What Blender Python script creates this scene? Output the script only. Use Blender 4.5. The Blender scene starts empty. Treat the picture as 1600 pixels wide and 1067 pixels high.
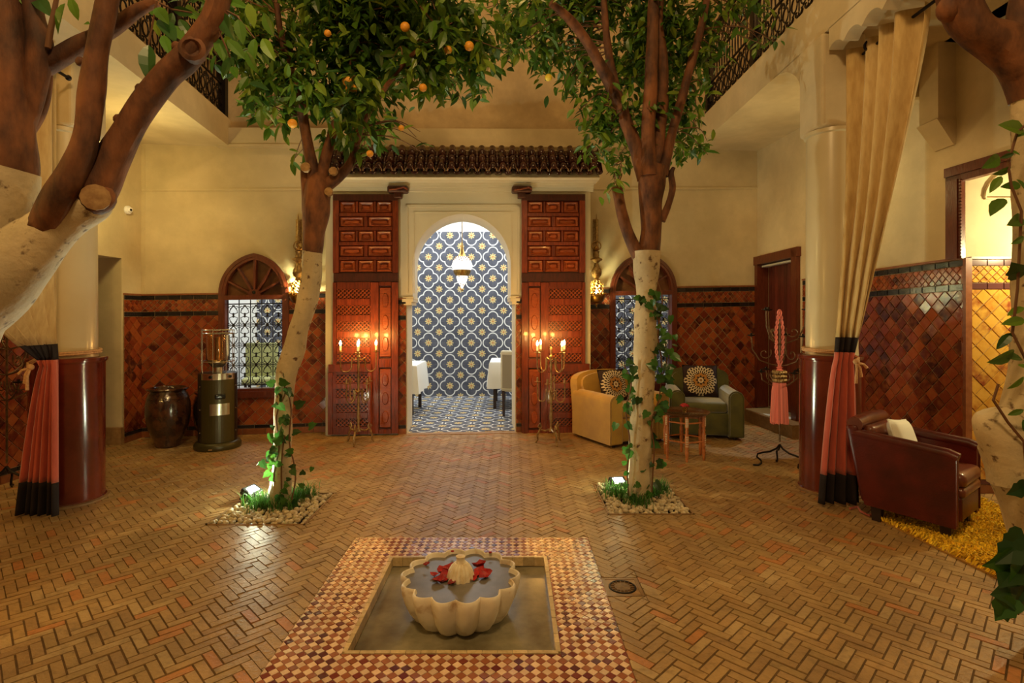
import bpy, bmesh, math, random
from mathutils import Vector, Matrix, noise as mnoise
R = random.Random(7)
PI = math.pi
C = bpy.context.scene.collection
sc = bpy.context.scene
# ------------------------------------------------ camera, world, large lights, exposure
F, H, CX, HY = 860.0, 1.55, 800.0, 490.0        # focal length in px of the 1600 px frame, eye height, principal point, horizon
cam_d = bpy.data.cameras.new('camera'); cam = bpy.data.objects.new('camera', cam_d); C.objects.link(cam)
cam.location = (0, 0, H); cam.rotation_euler = (PI/2, 0, 0)
cam_d.sensor_width = 36; cam_d.lens = 36*F/1600; cam_d.shift_y = -(533.5-HY)/1600
cam_d.clip_start = 0.05
sc.camera = cam
sc.view_settings.view_transform = 'Standard'; sc.view_settings.look = 'None'
sc.view_settings.gamma = 1; sc.view_settings.use_curve_mapping = False
sc.view_settings.exposure = 0.0
w = bpy.data.worlds.new('night_sky'); sc.world = w; w.use_nodes = True
w.node_tree.nodes['Background'].inputs[0].default_value = (1.0, 0.66, 0.29, 1)
w.node_tree.nodes['Background'].inputs[1].default_value = 0.16
def lamp(name, kind, loc, power, col, size=0.1, target=None, angle=None, blend=.4, sizey=None):
    d = bpy.data.lights.new(name, kind); d.energy = power; d.color = col
    if kind == 'AREA':
        d.size = size
        if sizey: d.shape = 'RECTANGLE'; d.size_y = sizey
    else: d.shadow_soft_size = size
    if angle: d.spot_size = angle; d.spot_blend = blend
    o = bpy.data.objects.new(name, d); C.objects.link(o); o.location = loc
    if target is not None:
        o.rotation_euler = (Vector(target)-Vector(loc)).to_track_quat('-Z', 'Y').to_euler()
    return o
WARM = (1, .57, .15); YEL = (1, .70, .18); WHITE = (.90, .96, 1.0)
lamp('courtyard_lamp', 'POINT', (-.3, -.2, 5.4), 440, (1, .64, .26), .3)
lamp('gallery_lamp_right', 'POINT', (3.2, 6.0, 2.9), 15, (1, .72, .26), .08)
lamp('gallery_lamp_left', 'POINT', (-4.0, 5.7, 2.95), 26, (1, .78, .27), .08)
lamp('gallery_lamp_near_left', 'POINT', (-4.2, 1.2, 2.6), 60, (1, .62, .16), .05)
lamp('gallery_lamp_near_right', 'POINT', (4.4, 1.0, 3.0), 14, (1, .60, .18), .08)
lamp('recess_lamp', 'POINT', (4.62, 4.22, 2.15), 85, (1, .86, .45), .05)
lamp('upper_gallery_lamp', 'POINT', (0, 4.5, 6.8), 150, (1, .60, .2), .4)
lamp('railing_wall_fill', 'POINT', (3.5, 4.6, 6.0), 55, (1, .60, .2), .1)  # fill added to brighten the upper wall behind the right railing
lamp('dining_room_light', 'AREA', (-1.0, 9.25, 3.38), 190, WHITE, 7.4, target=(-1.0, 9.25, 0), sizey=1.7)
lamp('doorway_light', 'SPOT', (3.62, 7.55, 2.2), 48, (.95, 1, .9), .02, target=(3.0, 6.9, 0), angle=.72, blend=.15)

# ------------------------------------------------ pixel helpers (1600x1067 frame -> metres at a distance D)
def P(px, py, D): return Vector(((px-CX)*D/F, D, H-(py-HY)*D/F))
def G(px, py, z=0.0):
    D = (H-z)*F/(py-HY); return Vector(((px-CX)*D/F, D, z))

# ------------------------------------------------ materials
class S:
    """socket wrapper: arithmetic builds Math nodes"""
    def __init__(s, nt, k): s.nt = nt; s.k = k
    def op(s, name, *o):
        n = s.nt.nodes.new('ShaderNodeMath'); n.operation = name
        for i, x in enumerate((s,)+o):
            if isinstance(x, S): s.nt.links.new(x.k, n.inputs[i])
            else: n.inputs[i].default_value = x
        return S(s.nt, n.outputs[0])
    def __add__(s, o): return s.op('ADD', o)
    def __sub__(s, o): return s.op('SUBTRACT', o)
    def __mul__(s, o): return s.op('MULTIPLY', o)
    def __truediv__(s, o): return s.op('DIVIDE', o)
    def lt(s, o): return s.op('LESS_THAN', o)
    def gt(s, o): return s.op('GREATER_THAN', o)
    def abs(s): return s.op('ABSOLUTE')
    def min(s, o): return s.op('MINIMUM', o)
    def max(s, o): return s.op('MAXIMUM', o)
    def pow(s, o): return s.op('POWER', o)
    def fract(s): return s.op('FRACT')
def newmat(name):
    m = bpy.data.materials.new(name); m.use_nodes = True
    nt = m.node_tree; return m, nt, nt.nodes['Principled BSDF']
def mixc(nt, fac, a, b):
    n = nt.nodes.new('ShaderNodeMix'); n.data_type = 'RGBA'
    for i, x in ((0, fac), (6, a), (7, b)):
        if isinstance(x, S): nt.links.new(x.k, n.inputs[i])
        elif i == 0: n.inputs[0].default_value = x
        else: n.inputs[i].default_value = (*x, 1)
    return S(nt, n.outputs[2])
def pos(nt, obj=False):
    if obj:
        return S(nt, nt.nodes.new('ShaderNodeTexCoord').outputs['Object'])
    return S(nt, nt.nodes.new('ShaderNodeNewGeometry').outputs['Position'])
def xyz(nt, v):
    n = nt.nodes.new('ShaderNodeSeparateXYZ'); nt.links.new(v.k, n.inputs[0])
    return [S(nt, n.outputs[i]) for i in range(3)]
def noise(nt, v, scale, detail=4, rough=.55, dist=0):
    n = nt.nodes.new('ShaderNodeTexNoise'); nt.links.new(v.k, n.inputs['Vector'])
    n.inputs['Scale'].default_value = scale; n.inputs['Detail'].default_value = detail
    n.inputs['Roughness'].default_value = rough; n.inputs['Distortion'].default_value = dist
    return S(nt, n.outputs[0])
def ramp(nt, f, stops, const=False):
    n = nt.nodes.new('ShaderNodeValToRGB'); nt.links.new(f.k, n.inputs[0])
    if const: n.color_ramp.interpolation = 'CONSTANT'
    e = n.color_ramp.elements
    for i, (p, c) in enumerate(stops):
        x = e[i] if i < 2 else e.new(p)
        x.position = p; x.color = (*c, 1) if len(c) == 3 else c
    return S(nt, n.outputs[0])
def rnd(nt):
    a = S(nt, nt.nodes.new('ShaderNodeObjectInfo').outputs['Random'])
    b = S(nt, nt.nodes.new('ShaderNodeNewGeometry').outputs['Random Per Island'])
    return (a*7.31+b).fract()
MATS = {}
def mat(name, col, col2=None, scale=6, rough=.5, metal=0, bump=0, bscale=40, palette=None, coat=0, sheen=0, emis=None, power=0,
        trans=0, stretch=None, contrast=(.35, .65), vary=0, dirt=0, spec=None, backlit=0, alpha=1):
    m, nt, b = newmat(name)
    v = pos(nt)
    if stretch:
        n = nt.nodes.new('ShaderNodeVectorMath'); n.operation = 'MULTIPLY'
        nt.links.new(v.k, n.inputs[0]); n.inputs[1].default_value = stretch; v = S(nt, n.outputs[0])
    c = None
    if palette:
        r = rnd(nt); k = len(palette)
        c = ramp(nt, r, [(i/k, p) for i, p in enumerate(palette)], True)
    if col2 is not None:
        f = ramp(nt, noise(nt, v, scale), [(contrast[0], (0, 0, 0)), (contrast[1], (1, 1, 1))])
        c = mixc(nt, f, c if c else col, col2)
    if vary:
        h = nt.nodes.new('ShaderNodeHueSaturation'); nt.links.new(((rnd(nt)*2.0-1.0)*vary+1.0).k, h.inputs['Value'])
        if c: nt.links.new(c.k, h.inputs['Color'])
        else: h.inputs['Color'].default_value = (*col, 1)
        c = S(nt, h.outputs[0])
    if dirt:
        f = ramp(nt, noise(nt, pos(nt), 2.3, 6, .65), [(.42, (1-dirt,)*3), (.62, (1, 1, 1))])
        n = nt.nodes.new('ShaderNodeMix'); n.data_type = 'RGBA'; n.blend_type = 'MULTIPLY'; n.inputs[0].default_value = 1
        if c: nt.links.new(c.k, n.inputs[6])
        else: n.inputs[6].default_value = (*col, 1)
        nt.links.new(f.k, n.inputs[7]); c = S(nt, n.outputs[2])
    if c: nt.links.new(c.k, b.inputs['Base Color'])
    else: b.inputs['Base Color'].default_value = (*col, 1)
    b.inputs['Roughness'].default_value = rough; b.inputs['Metallic'].default_value = metal
    b.inputs['Coat Weight'].default_value = coat; b.inputs['Coat Roughness'].default_value = .08
    b.inputs['Sheen Weight'].default_value = sheen; b.inputs['Transmission Weight'].default_value = trans
    b.inputs['Alpha'].default_value = alpha
    if spec is not None: b.inputs['Specular IOR Level'].default_value = spec
    if emis: b.inputs['Emission Color'].default_value = (*emis, 1); b.inputs['Emission Strength'].default_value = power
    if bump:
        n = nt.nodes.new('ShaderNodeBump'); n.inputs['Strength'].default_value = bump; n.inputs['Distance'].default_value = .01
        nt.links.new(noise(nt, v, bscale, 5).k, n.inputs['Height']); nt.links.new(n.outputs[0], b.inputs['Normal'])
    if backlit:
        t = nt.nodes.new('ShaderNodeBsdfTranslucent'); x = nt.nodes.new('ShaderNodeMixShader'); x.inputs[0].default_value = backlit
        if c: nt.links.new(c.k, t.inputs[0])
        else: t.inputs[0].default_value = (*col, 1)
        nt.links.new(b.outputs[0], x.inputs[1]); nt.links.new(t.outputs[0], x.inputs[2])
        nt.links.new(x.outputs[0], nt.nodes['Material Output'].inputs[0])
    MATS[name] = m; return m
mat('plaster', (.64, .525, .34), (.53, .42, .26), 1.2, .8, bump=.15, bscale=14, dirt=.12)
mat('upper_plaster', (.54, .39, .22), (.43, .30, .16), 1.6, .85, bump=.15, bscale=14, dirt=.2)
mat('white_plaster', (.85, .85, .80), rough=.7)
mat('portal_plaster', (.66, .58, .42), (.60, .52, .36), 2, .6, bump=.05)
mat('grout', (.36, .25, .14), (.25, .17, .09), 30, .9)
mat('earth', (.16, .09, .035), (.10, .055, .02), 20, .95)
mat('brick', (.3, .2, .1), (.16, .09, .035), 22, .42, bump=.35, bscale=60, contrast=(.5, .95), dirt=.25,
    palette=[(.46, .28, .11), (.43, .26, .10), (.48, .30, .125), (.45, .27, .105), (.53, .35, .16), (.40, .23, .085), (.43, .27, .105), (.45, .27, .11), (.47, .29, .12), (.38, .22, .09), (.44, .27, .11), (.42, .25, .10), (.47, .28, .11), (.53, .22, .07), (.46, .29, .12)])
mat('zellige', (.3, .1, .04), (.34, .11, .035), 14, .16, bump=.25, bscale=18, contrast=(.45, .85),
    palette=[(.26, .048, .017), (.20, .034, .013), (.29, .060, .020), (.12, .020, .010), (.23, .040, .015), (.065, .012, .008), (.32, .078, .024), (.15, .025, .011)])
mat('zellige_yellow_lit', (.5, .25, .04), (.62, .34, .06), 14, .16, bump=.25, bscale=18, palette=[(.52, .24, .03), (.40, .15, .022), (.60, .32, .045), (.30, .085, .02), (.55, .28, .035), (.46, .19, .025), (.24, .05, .016), (.58, .30, .04)])  # zellige again, with the recess lamp's yellow light mixed into its palette
mat('black_tile', (.018, .014, .016), rough=.18, vary=.5, bump=.15)
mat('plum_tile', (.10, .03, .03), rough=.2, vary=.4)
mat('skirt_tile', (.26, .09, .035), (.2, .06, .02), 20, .3, vary=.3)
mat('door_wood', (.23, .036, .009), (.11, .016, .005), 9, .33, stretch=(6, 6, .8), bump=.3, bscale=12, vary=.25, coat=.25)
mat('door_wood_dark', (.075, .014, .006), (.04, .009, .004), 9, .4, stretch=(6, 6, .8), bump=.3, bscale=12)
mat('panel_wood', (.36, .075, .016), (.20, .034, .009), 14, .3, stretch=(1, 1, 6), bump=.2, bscale=20, vary=.25, coat=.3)
mat('frame_wood', (.13, .026, .010), (.085, .015, .006), 10, .35, stretch=(5, 5, 1), bump=.2, bscale=20, coat=.2)
mat('lunette', (.17, .06, .02), (.11, .035, .012), 6, .25, vary=.3)
mat('iron', (.012, .008, .007), rough=.45, metal=.7)
mat('rusty_iron', (.20, .12, .06), (.09, .05, .025), 40, .5, metal=.6)
mat('window_iron', (.01, .01, .012), rough=.5)
mat('brass', (.55, .33, .09), (.35, .19, .05), 30, .3, metal=1)
mat('old_brass', (.45, .30, .13), (.24, .14, .06), 40, .42, metal=.85)
mat('silver', (.75, .72, .65), rough=.2, metal=1)
mat('candle', (.85, .75, .5), rough=.5, emis=(1, .6, .15), power=.6)
mat('flame', (1, .8, .4), emis=(1, .66, .25), power=60)
mat('bulb', (1, 1, 1), emis=(1, .93, .7), power=26)
mat('spot_glass', (1, 1, 1), emis=(.95, 1, .86), power=140)
mat('pillar_red', (.17, .022, .010), (.11, .012, .007), 5, .16, stretch=(1, 1, .3), dirt=.3, coat=.4)
mat('column_cream', (.60, .50, .32), (.54, .44, .27), 2, .3, coat=.2)
mat('curtain_cream', (.60, .42, .18), (.48, .31, .115), 30, .85, sheen=.1, stretch=(1, 1, .2), bump=.1, bscale=200)
mat('curtain_coral', (.55, .10, .06), (.45, .075, .045), 30, .85, sheen=.4, stretch=(1, 1, .2))
mat('curtain_black', (.012, .006, .007), rough=.9)
mat('rope', (.62, .36, .18), (.45, .24, .11), 90, .8)
mat('marble', (.34, .30, .20), (.17, .14, .08), 5, .2, contrast=(.42, .72), dirt=.35)
mat('basin_stone', (.92, .82, .66), (.55, .37, .2), 11, .42, bump=.35, bscale=16, contrast=(.56, .74), dirt=.15)
mat('finial_stone', (.92, .82, .62), (.7, .55, .33), 20, .45)
mat('water', (.21, .19, .175), (.14, .125, .11), 7, .28, spec=.25)
mat('petal', (.45, .012, .012), (.25, .006, .012), 40, .5, vary=.4)
mat('trim_tile', (.66, .50, .28), (.5, .36, .18), 40, .3, vary=.25)
mat('mosaic_light', (.80, .58, .42), (.72, .48, .33), 50, .25, vary=.18, bump=.1, bscale=60)
mat('mosaic_dark', (.3, .08, .04), rough=.22, bump=.1, bscale=60, palette=[(.14, .014, .018), (.33, .10, .045), (.26, .07, .03), (.38, .13, .055), (.10, .012, .018), (.30, .085, .04), (.36, .12, .07), (.2, .03, .02)])
mat('pebble', (.66, .56, .38), (.5, .38, .22), 60, .55, vary=.25)
mat('bark', (.24, .085, .03), (.065, .020, .009), 13, .75, stretch=(1, 1, .4), bump=1.0, bscale=16, contrast=(.38, .66), dirt=.45)
mat('whitewash', (.64, .52, .33), (.13, .06, .025), 19, .8, bump=.7, bscale=20, contrast=(.60, .70), dirt=.3)
mat('cut_wood', (.40, .24, .10), (.25, .13, .05), 30, .8)
mat('leaf', (.045, .12, .016), rough=.36, palette=[(.09, .20, .02), (.06, .15, .018), (.15, .27, .025), (.04, .10, .018), (.20, .29, .03), (.09, .18, .022)], backlit=.35)
mat('ivy_leaf', (.03, .10, .018), rough=.32, palette=[(.035, .12, .018), (.025, .08, .015), (.05, .15, .02), (.02, .06, .012)], backlit=.2)
mat('grass', (.07, .20, .03), rough=.6, vary=.4, backlit=.3)
mat('stem', (.14, .06, .025), rough=.7)
mat('orange_peel', (.85, .38, .04), rough=.4, bump=.2, bscale=200)
mat('lemon_peel', (.85, .62, .06), rough=.4, bump=.2, bscale=200)
mat('mustard_velvet', (.44, .25, .022), (.36, .19, .016), 6, .75, sheen=.7)
mat('yellow_velvet', (.56, .38, .03), (.48, .31, .02), 6, .75, sheen=.7)
mat('green_velvet', (.10, .10, .012), (.05, .05, .008), 5, .7, sheen=.8)
mat('olive_cloth', (.42, .42, .17), (.36, .36, .14), 8, .85)
mat('leather', (.10, .009, .005), (.05, .005, .003), 5, .33, bump=.12, bscale=90, coat=.05, spec=.35)
mat('tan_leather', (.15, .035, .015), (.09, .018, .009), 6, .3, bump=.12, bscale=90, coat=.2)
mat('white_cloth', (.82, .80, .72), rough=.9)
mat('cream_cloth', (.62, .58, .42), rough=.85)
mat('grey_panel', (.30, .27, .2), rough=.8)
mat('dark_leg', (.03, .014, .010), rough=.4)
mat('table_wood', (.52, .17, .045), (.36, .10, .026), 20, .35, coat=.3)
mat('bone', (.62, .48, .32), rough=.5)
mat('tray', (.17, .085, .035), (.1, .045, .02), 20, .16, metal=.5)
mat('urn_glaze', (.085, .03, .013), (.03, .012, .008), 9, .1, coat=.6, contrast=(.4, .6), bump=.5, bscale=22)
mat('urn_black', (.02, .010, .009), rough=.15, coat=.4)
mat('heater_paint', (.065, .052, .014), rough=.35, metal=.3)
mat('heater_black', (.012, .007, .006), rough=.4)
mat('label_steel', (.55, .52, .40), rough=.25, metal=.9)
mat('glass', (.9, .75, .5), rough=.05, trans=1)
mat('red_tassel', (.72, .20, .16), rough=.7, vary=.3)
mat('roof_tile', (.055, .015, .010), (.03, .008, .007), 20, .18, vary=.4)
mat('rug', (.88, .60, .03), (.7, .40, .015), 8, .95, vary=.35)
mat('rug_back', (.35, .17, .02), rough=.95)
mat('white_plastic', (.85, .85, .95), rough=.3)
mat('black_plastic', (.01, .01, .01), rough=.2)
mat('red_plank', (.14, .028, .018), (.08, .014, .010), 10, .45, stretch=(4, 4, .5), vary=.3)
mat('pale_tile', (.72, .68, .58), rough=.3)
mat('step_tile', (.33, .19, .08), (.24, .13, .05), 20, .4, vary=.25)
mat('drain_iron', (.25, .14, .05), (.14, .07, .025), 40, .5, metal=.4)
mat('pendant_glass', (.9, .9, .88), emis=(1, .97, .9), power=.9)
mat('soil_dark', (.02, .01, .006), rough=1)
# cement tiles of the dining room: quatrefoils and eight-petalled flowers, printed flat on the tiles
def cement(name, floor):
    m, nt, b = newmat(name)
    X, Y, Z = xyz(nt, pos(nt)); T = .402
    p = (X+1.162)/T+20.0; q = ((Y-10.28)/T+40.2) if floor else ((Z-1.406)/T+20.0)
    def cell(off):
        return (p+off).fract()-.5, (q+off).fract()-.5
    def length(a, c): return (a*a+c*c).pow(.5)
    a, c = cell(.5); a1, c1 = a.abs(), c.abs()
    sd = length(a1-.225, c1).min(length(a1, c1-.225))-.232
    line = sd.abs().lt(.024)
    def flower(a, c):
        rad = length(a, c); ang = c.op('ARCTAN2', a)
        pet = (ang*4.0).op('COSINE').abs()
        return rad.lt(pet*.115+.055), rad.lt(.045), rad
    f1, k1, r1 = flower(a, c)
    a2, c2 = cell(0.0); f2, k2, r2 = flower(a2, c2)
    bg = ramp(nt, noise(nt, pos(nt), 9), [(.3, (.06, .065, .09)), (.7, (.115, .12, .15))])
    col = mixc(nt, line, bg, (.80, .80, .76))
    fl = f1.max(f2)
    col = mixc(nt, fl, col, (.72, .56, .24))
    col = mixc(nt, k1.max(k2), col, (.55, .22, .06))
    nt.links.new(col.k, b.inputs['Base Color']); b.inputs['Roughness'].default_value = .45
    MATS[name] = m
cement('cement_wall', False); cement('cement_floor', True)
# suzani cushion: rosette print (object x,z)
def cushion_mat():
    m, nt, b = newmat('suzani')
    X, Y, Z = xyz(nt, pos(nt, True))
    rad = (X*X+Z*Z).pow(.5)*(1/.21); ang = Z.op('ARCTAN2', X)
    c8 = (ang*8.0).op('COSINE'); c16 = (ang*14.0+rad*9.0).op('SINE'); c16b = (ang*14.0-rad*9.0).op('SINE')
    dark = (.022, .008, .010)
    band = rad.gt(.46)*rad.lt((c8*.06)+.94)
    vines = c16.abs().lt(.55).max(c16b.abs().lt(.45))
    col = mixc(nt, band*vines, dark, (.62, .52, .38))
    col = mixc(nt, rad.lt(c8*.04+.43), col, (.42, .20, .05))
    col = mixc(nt, rad.lt(c8*.05+.25), col, dark)
    col = mixc(nt, rad.lt(.17), col, (.62, .52, .38))
    col = mixc(nt, rad.lt(.08), col, (.3, .14, .05))
    nt.links.new(col.k, b.inputs['Base Color']); b.inputs['Roughness'].default_value = .9
    MATS['suzani'] = m
cushion_mat()

# ------------------------------------------------ mesh building
class MB:
    def __init__(s): s.v = []; s.f = []
    def add(s, vs, fs, M=None):
        o = len(s.v)
        s.v += [tuple(M @ Vector(p)) if M else tuple(p) for p in vs]
        s.f += [tuple(i+o for i in f) for f in fs]; return s
    def box(s, lo, hi, M=None):
        (a, b, c), (d, e, f) = lo, hi
        return s.add([(a,b,c),(d,b,c),(d,e,c),(a,e,c),(a,b,f),(d,b,f),(d,e,f),(a,e,f)],
                     [(0,3,2,1),(4,5,6,7),(0,1,5,4),(1,2,6,5),(2,3,7,6),(3,0,4,7)], M)
    def hexa(s, b4, t4, M=None):   # bottom quad + top quad
        return s.add(list(b4)+list(t4), [(0,3,2,1),(4,5,6,7),(0,1,5,4),(1,2,6,5),(2,3,7,6),(3,0,4,7)], M)
    def rbox(s, lo, hi, r, seg=3, M=None):
        bm = bmesh.new(); bmesh.ops.create_cube(bm, size=1)
        for v in bm.verts:
            v.co = Vector([(lo[i]+hi[i])/2+v.co[i]*(hi[i]-lo[i]) for i in range(3)])
        bmesh.ops.bevel(bm, geom=bm.edges[:], offset=r, segments=seg, profile=.5, affect='EDGES')
        bm.verts.index_update()
        s.add([v.co.copy() for v in bm.verts], [[v.index for v in f.verts] for f in bm.faces], M); bm.free(); return s
    def lathe(s, prof, seg=20, M=None, lobes=0, amp=0):
        vs = []; n = len(prof)
        for (r, z) in prof:
            for k in range(seg):
                a = 2*PI*k/seg; rr = r*(1+amp*abs(math.cos(lobes*a/2))) if lobes else r
                vs.append((rr*math.cos(a), rr*math.sin(a), z))
        fs = [(i*seg+k, i*seg+(k+1) % seg, (i+1)*seg+(k+1) % seg, (i+1)*seg+k) for i in range(n-1) for k in range(seg)]
        if prof[0][0] > 1e-5: fs.append(tuple(range(seg-1, -1, -1)))
        if prof[-1][0] > 1e-5: fs.append(tuple((n-1)*seg+k for k in range(seg)))
        return s.add(vs, fs, M)
    def tube(s, pts, rad, seg=6, M=None, cap=True, wob=0):
        pts = [Vector(p) for p in pts]; n = len(pts)
        rs = rad if isinstance(rad, (list, tuple)) else [rad]*n
        vs = []; up = None
        for i, p in enumerate(pts):
            d = (pts[min(i+1, n-1)]-pts[max(i-1, 0)]).normalized()
            if up is None: up = d.orthogonal().normalized()
            up = (up-d*up.dot(d)); up = up.normalized() if up.length > 1e-6 else d.orthogonal().normalized()
            sd = d.cross(up)
            for k in range(seg):
                a = 2*PI*k/seg; r = rs[i]
                if wob: r *= 1+wob*mnoise.noise(Vector((p.x*5+math.cos(a)*1.1, p.y*5+math.sin(a)*1.1, p.z*5)))
                vs.append(p+(up*math.cos(a)+sd*math.sin(a))*r)
        fs = [(i*seg+k, i*seg+(k+1) % seg, (i+1)*seg+(k+1) % seg, (i+1)*seg+k) for i in range(n-1) for k in range(seg)]
        if cap: fs += [tuple(range(seg-1, -1, -1)), tuple((n-1)*seg+k for k in range(seg))]
        return s.add(vs, fs, M)
    def prism(s, poly, y0, y1, M=None):     # polygon in x,z swept along y
        n = len(poly)
        vs = [(x, y0, z) for x, z in poly]+[(x, y1, z) for x, z in poly]
        return s.add(vs, [tuple(range(n)), tuple(range(2*n-1, n-1, -1))]+[(i, i+n, (i+1) % n+n, (i+1) % n) for i in range(n)], M)
    def ball(s, c, r, seg=12, ring=8, M=None):
        rx, ry, rz = r if isinstance(r, tuple) else (r, r, r)
        vs = [(c[0], c[1], c[2]-rz)]
        for i in range(1, ring):
            t = PI*i/ring-PI/2
            vs += [(c[0]+rx*math.cos(t)*math.cos(2*PI*k/seg), c[1]+ry*math.cos(t)*math.sin(2*PI*k/seg), c[2]+rz*math.sin(t)) for k in range(seg)]
        vs.append((c[0], c[1], c[2]+rz)); L = len(vs)-1
        fs = [(0, 1+(k+1) % seg, 1+k) for k in range(seg)]
        fs += [(1+i*seg+k, 1+i*seg+(k+1) % seg, 1+(i+1)*seg+(k+1) % seg, 1+(i+1)*seg+k) for i in range(ring-2) for k in range(seg)]
        fs += [(L, 1+(ring-2)*seg+k, 1+(ring-2)*seg+(k+1) % seg) for k in range(seg)]
        return s.add(vs, fs, M)
    def mesh(s, name, m, smooth=False, inv=None):
        me = bpy.data.meshes.new(name)
        me.from_pydata([tuple(inv @ Vector(p)) for p in s.v] if inv else s.v, [], s.f)
        if smooth: me.polygons.foreach_set('use_smooth', [True]*len(me.polygons))
        me.materials.append(MATS[m]); me.update(); return me
    def build(s, name, m, parent=None, smooth=False, world=False):
        """one mesh object; world=True: the coordinates are world ones, turned into the parent's frame"""
        inv = parent.matrix_basis.inverted() if (world and parent) else None
        me = s.mesh(name, m, smooth, inv)
        if smooth:
            bm = bmesh.new(); bm.from_mesh(me); bmesh.ops.recalc_face_normals(bm, faces=bm.faces[:])
            for e in bm.edges:
                if len(e.link_faces) == 2 and e.calc_face_angle(0) > .75: e.smooth = False
            bm.to_mesh(me); bm.free()
        return link(name, me, parent)
def link(name, me, parent=None, loc=None, rot=None, scl=None):
    o = bpy.data.objects.new(name, me); C.objects.link(o)
    if parent: o.parent = parent
    if loc is not None: o.location = loc
    if rot is not None: o.rotation_euler = rot
    if scl is not None: o.scale = scl if isinstance(scl, (tuple, list)) else (scl,)*3
    return o
def tag(o, label=None, cat=None, group=None, kind=None):
    for k, x in (('label', label), ('category', cat), ('group', group), ('kind', kind)):
        if x: o[k] = x
    return o
def empty(name, loc, rz=0, **k):
    o = bpy.data.objects.new(name, None); C.objects.link(o); o.location = loc; o.rotation_euler = (0, 0, rz)
    o.empty_display_size = .1
    o.matrix_basis = Matrix.Translation(loc) @ Matrix.Rotation(rz, 4, 'Z')
    return tag(o, **k)
def copy_tree(o, parent=None):
    c = o.copy(); C.objects.link(c)
    if parent: c.parent = parent
    for ch in [x for x in KIDS.get(o.name, o.children)]: copy_tree(ch, c)
    return c
KIDS = {}
def smooth_path(pts, n=5):
    """Catmull-Rom through (Vector, radius) pairs"""
    out = []; m = len(pts)
    for i in range(m-1):
        a, b, c, d = pts[max(i-1, 0)], pts[i], pts[i+1], pts[min(i+2, m-1)]
        for k in range(n):
            t = k/n
            q = lambda x0, x1, x2, x3: .5*(2*x1+(x2-x0)*t+(2*x0-5*x1+4*x2-x3)*t*t+(3*x1-x0-3*x2+x3)*t**3)
            out.append((Vector([q(a[0][j], b[0][j], c[0][j], d[0][j]) for j in range(3)]), q(a[1], b[1], c[1], d[1])))
    out.append(pts[-1]); return out
def bow(x, a, rise):            # pointed arch: height above the springing at distance x from the axis
    e = max((rise*rise-a*a)/(2*a), 0); x = min(abs(x), a)
    return math.sqrt(max((a+e)**2-(x+e)**2, 0))
class Frame:
    """a wall's own axes: u along it, v out of it, z up; heights grow by c per metre along the wall (the old walls are not level)"""
    def __init__(s, a, b, c=0.0):
        s.o = Vector(a); d = Vector(b)-s.o; s.L = d.length; s.d = d/s.L; s.n = Vector((s.d.y, -s.d.x)); s.c = c
        s.ang = math.atan2(s.d.y, s.d.x)
    def w(s, u, v, z):
        p = s.o+s.d*u+s.n*v; return Vector((p.x, p.y, z*(1+s.c*u)))
    def uz(s, px, py, v=0.0):
        """the point of the plane v that shows at pixel px,py"""
        a = (px-CX)/F; o = s.o+s.n*v
        # o + u d = (aD, D)
        u = (a*o.y-o.x)/(s.d.x-a*s.d.y); D = o.y+u*s.d.y
        return u, (H-(py-HY)*D/F)/(1+s.c*u)
    def mb(s, m):                # maps an MB built in (u, v, z) to the world
        m.v = [tuple(s.w(*p)) for p in m.v]; m.f = [f[::-1] for f in m.f]; return m
def strip_wall(us, holes, z0, z1, v0, v1):
    """wall in (u,v,z) between v0 (back) and v1 (front), with openings [(fn(u)->(lo,hi) or None)]"""
    m = MB()
    def spans(u):
        cuts = sorted(c for c in (h(u) for h in holes) if c); out = []; z = z0
        for lo, hi in cuts:
            if lo > z+1e-4: out.append((z, lo))
            z = hi
        if z < z1: out.append((z, z1))
        return out
    for a, b in zip(us[:-1], us[1:]):
        if b-a < 1e-6: continue
        A, B = spans(a+(b-a)*1e-4), spans(b-(b-a)*1e-4)
        if len(A) != len(B): continue
        for (l0, h0), (l1, h1) in zip(A, B):
            m.hexa([(a, v1, l0), (b, v1, l1), (b, v0, l1), (a, v0, l0)], [(a, v1, h0), (b, v1, h1), (b, v0, h1), (a, v0, h0)])
    return m
def clip(poly, x0, x1, z0, z1):
    for ax, lim, sg in ((0, x0, 1), (0, x1, -1), (1, z0, 1), (1, z1, -1)):
        out = []
        for i, p in enumerate(poly):
            q = poly[(i+1) % len(poly)]; a, b = (p[ax]-lim)*sg, (q[ax]-lim)*sg
            if a >= 0: out.append(p)
            if a*b < 0:
                t = a/(a-b); out.append((p[0]+(q[0]-p[0])*t, p[1]+(q[1]-p[1])*t))
        poly = out
        if len(poly) < 3: return []
    return poly
def slab_piece(m, poly, v0, v1, inset=.004):
    """thin tile: polygon (u,z), proud from v0 to v1 with an inset top"""
    n = len(poly); cx = sum(p[0] for p in poly)/n; cz = sum(p[1] for p in poly)/n
    t = []
    for x, z in poly:
        l = math.hypot(x-cx, z-cz) or 1; k = max(0, 1-inset/l); t.append((cx+(x-cx)*k, cz+(z-cz)*k))
    m.add([(x, v0, z) for x, z in poly]+[(x, v1, z) for x, z in t],
          [tuple(range(n, 2*n))]+[(i, (i+1) % n, (i+1) % n+n, i+n) for i in range(n)])
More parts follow.
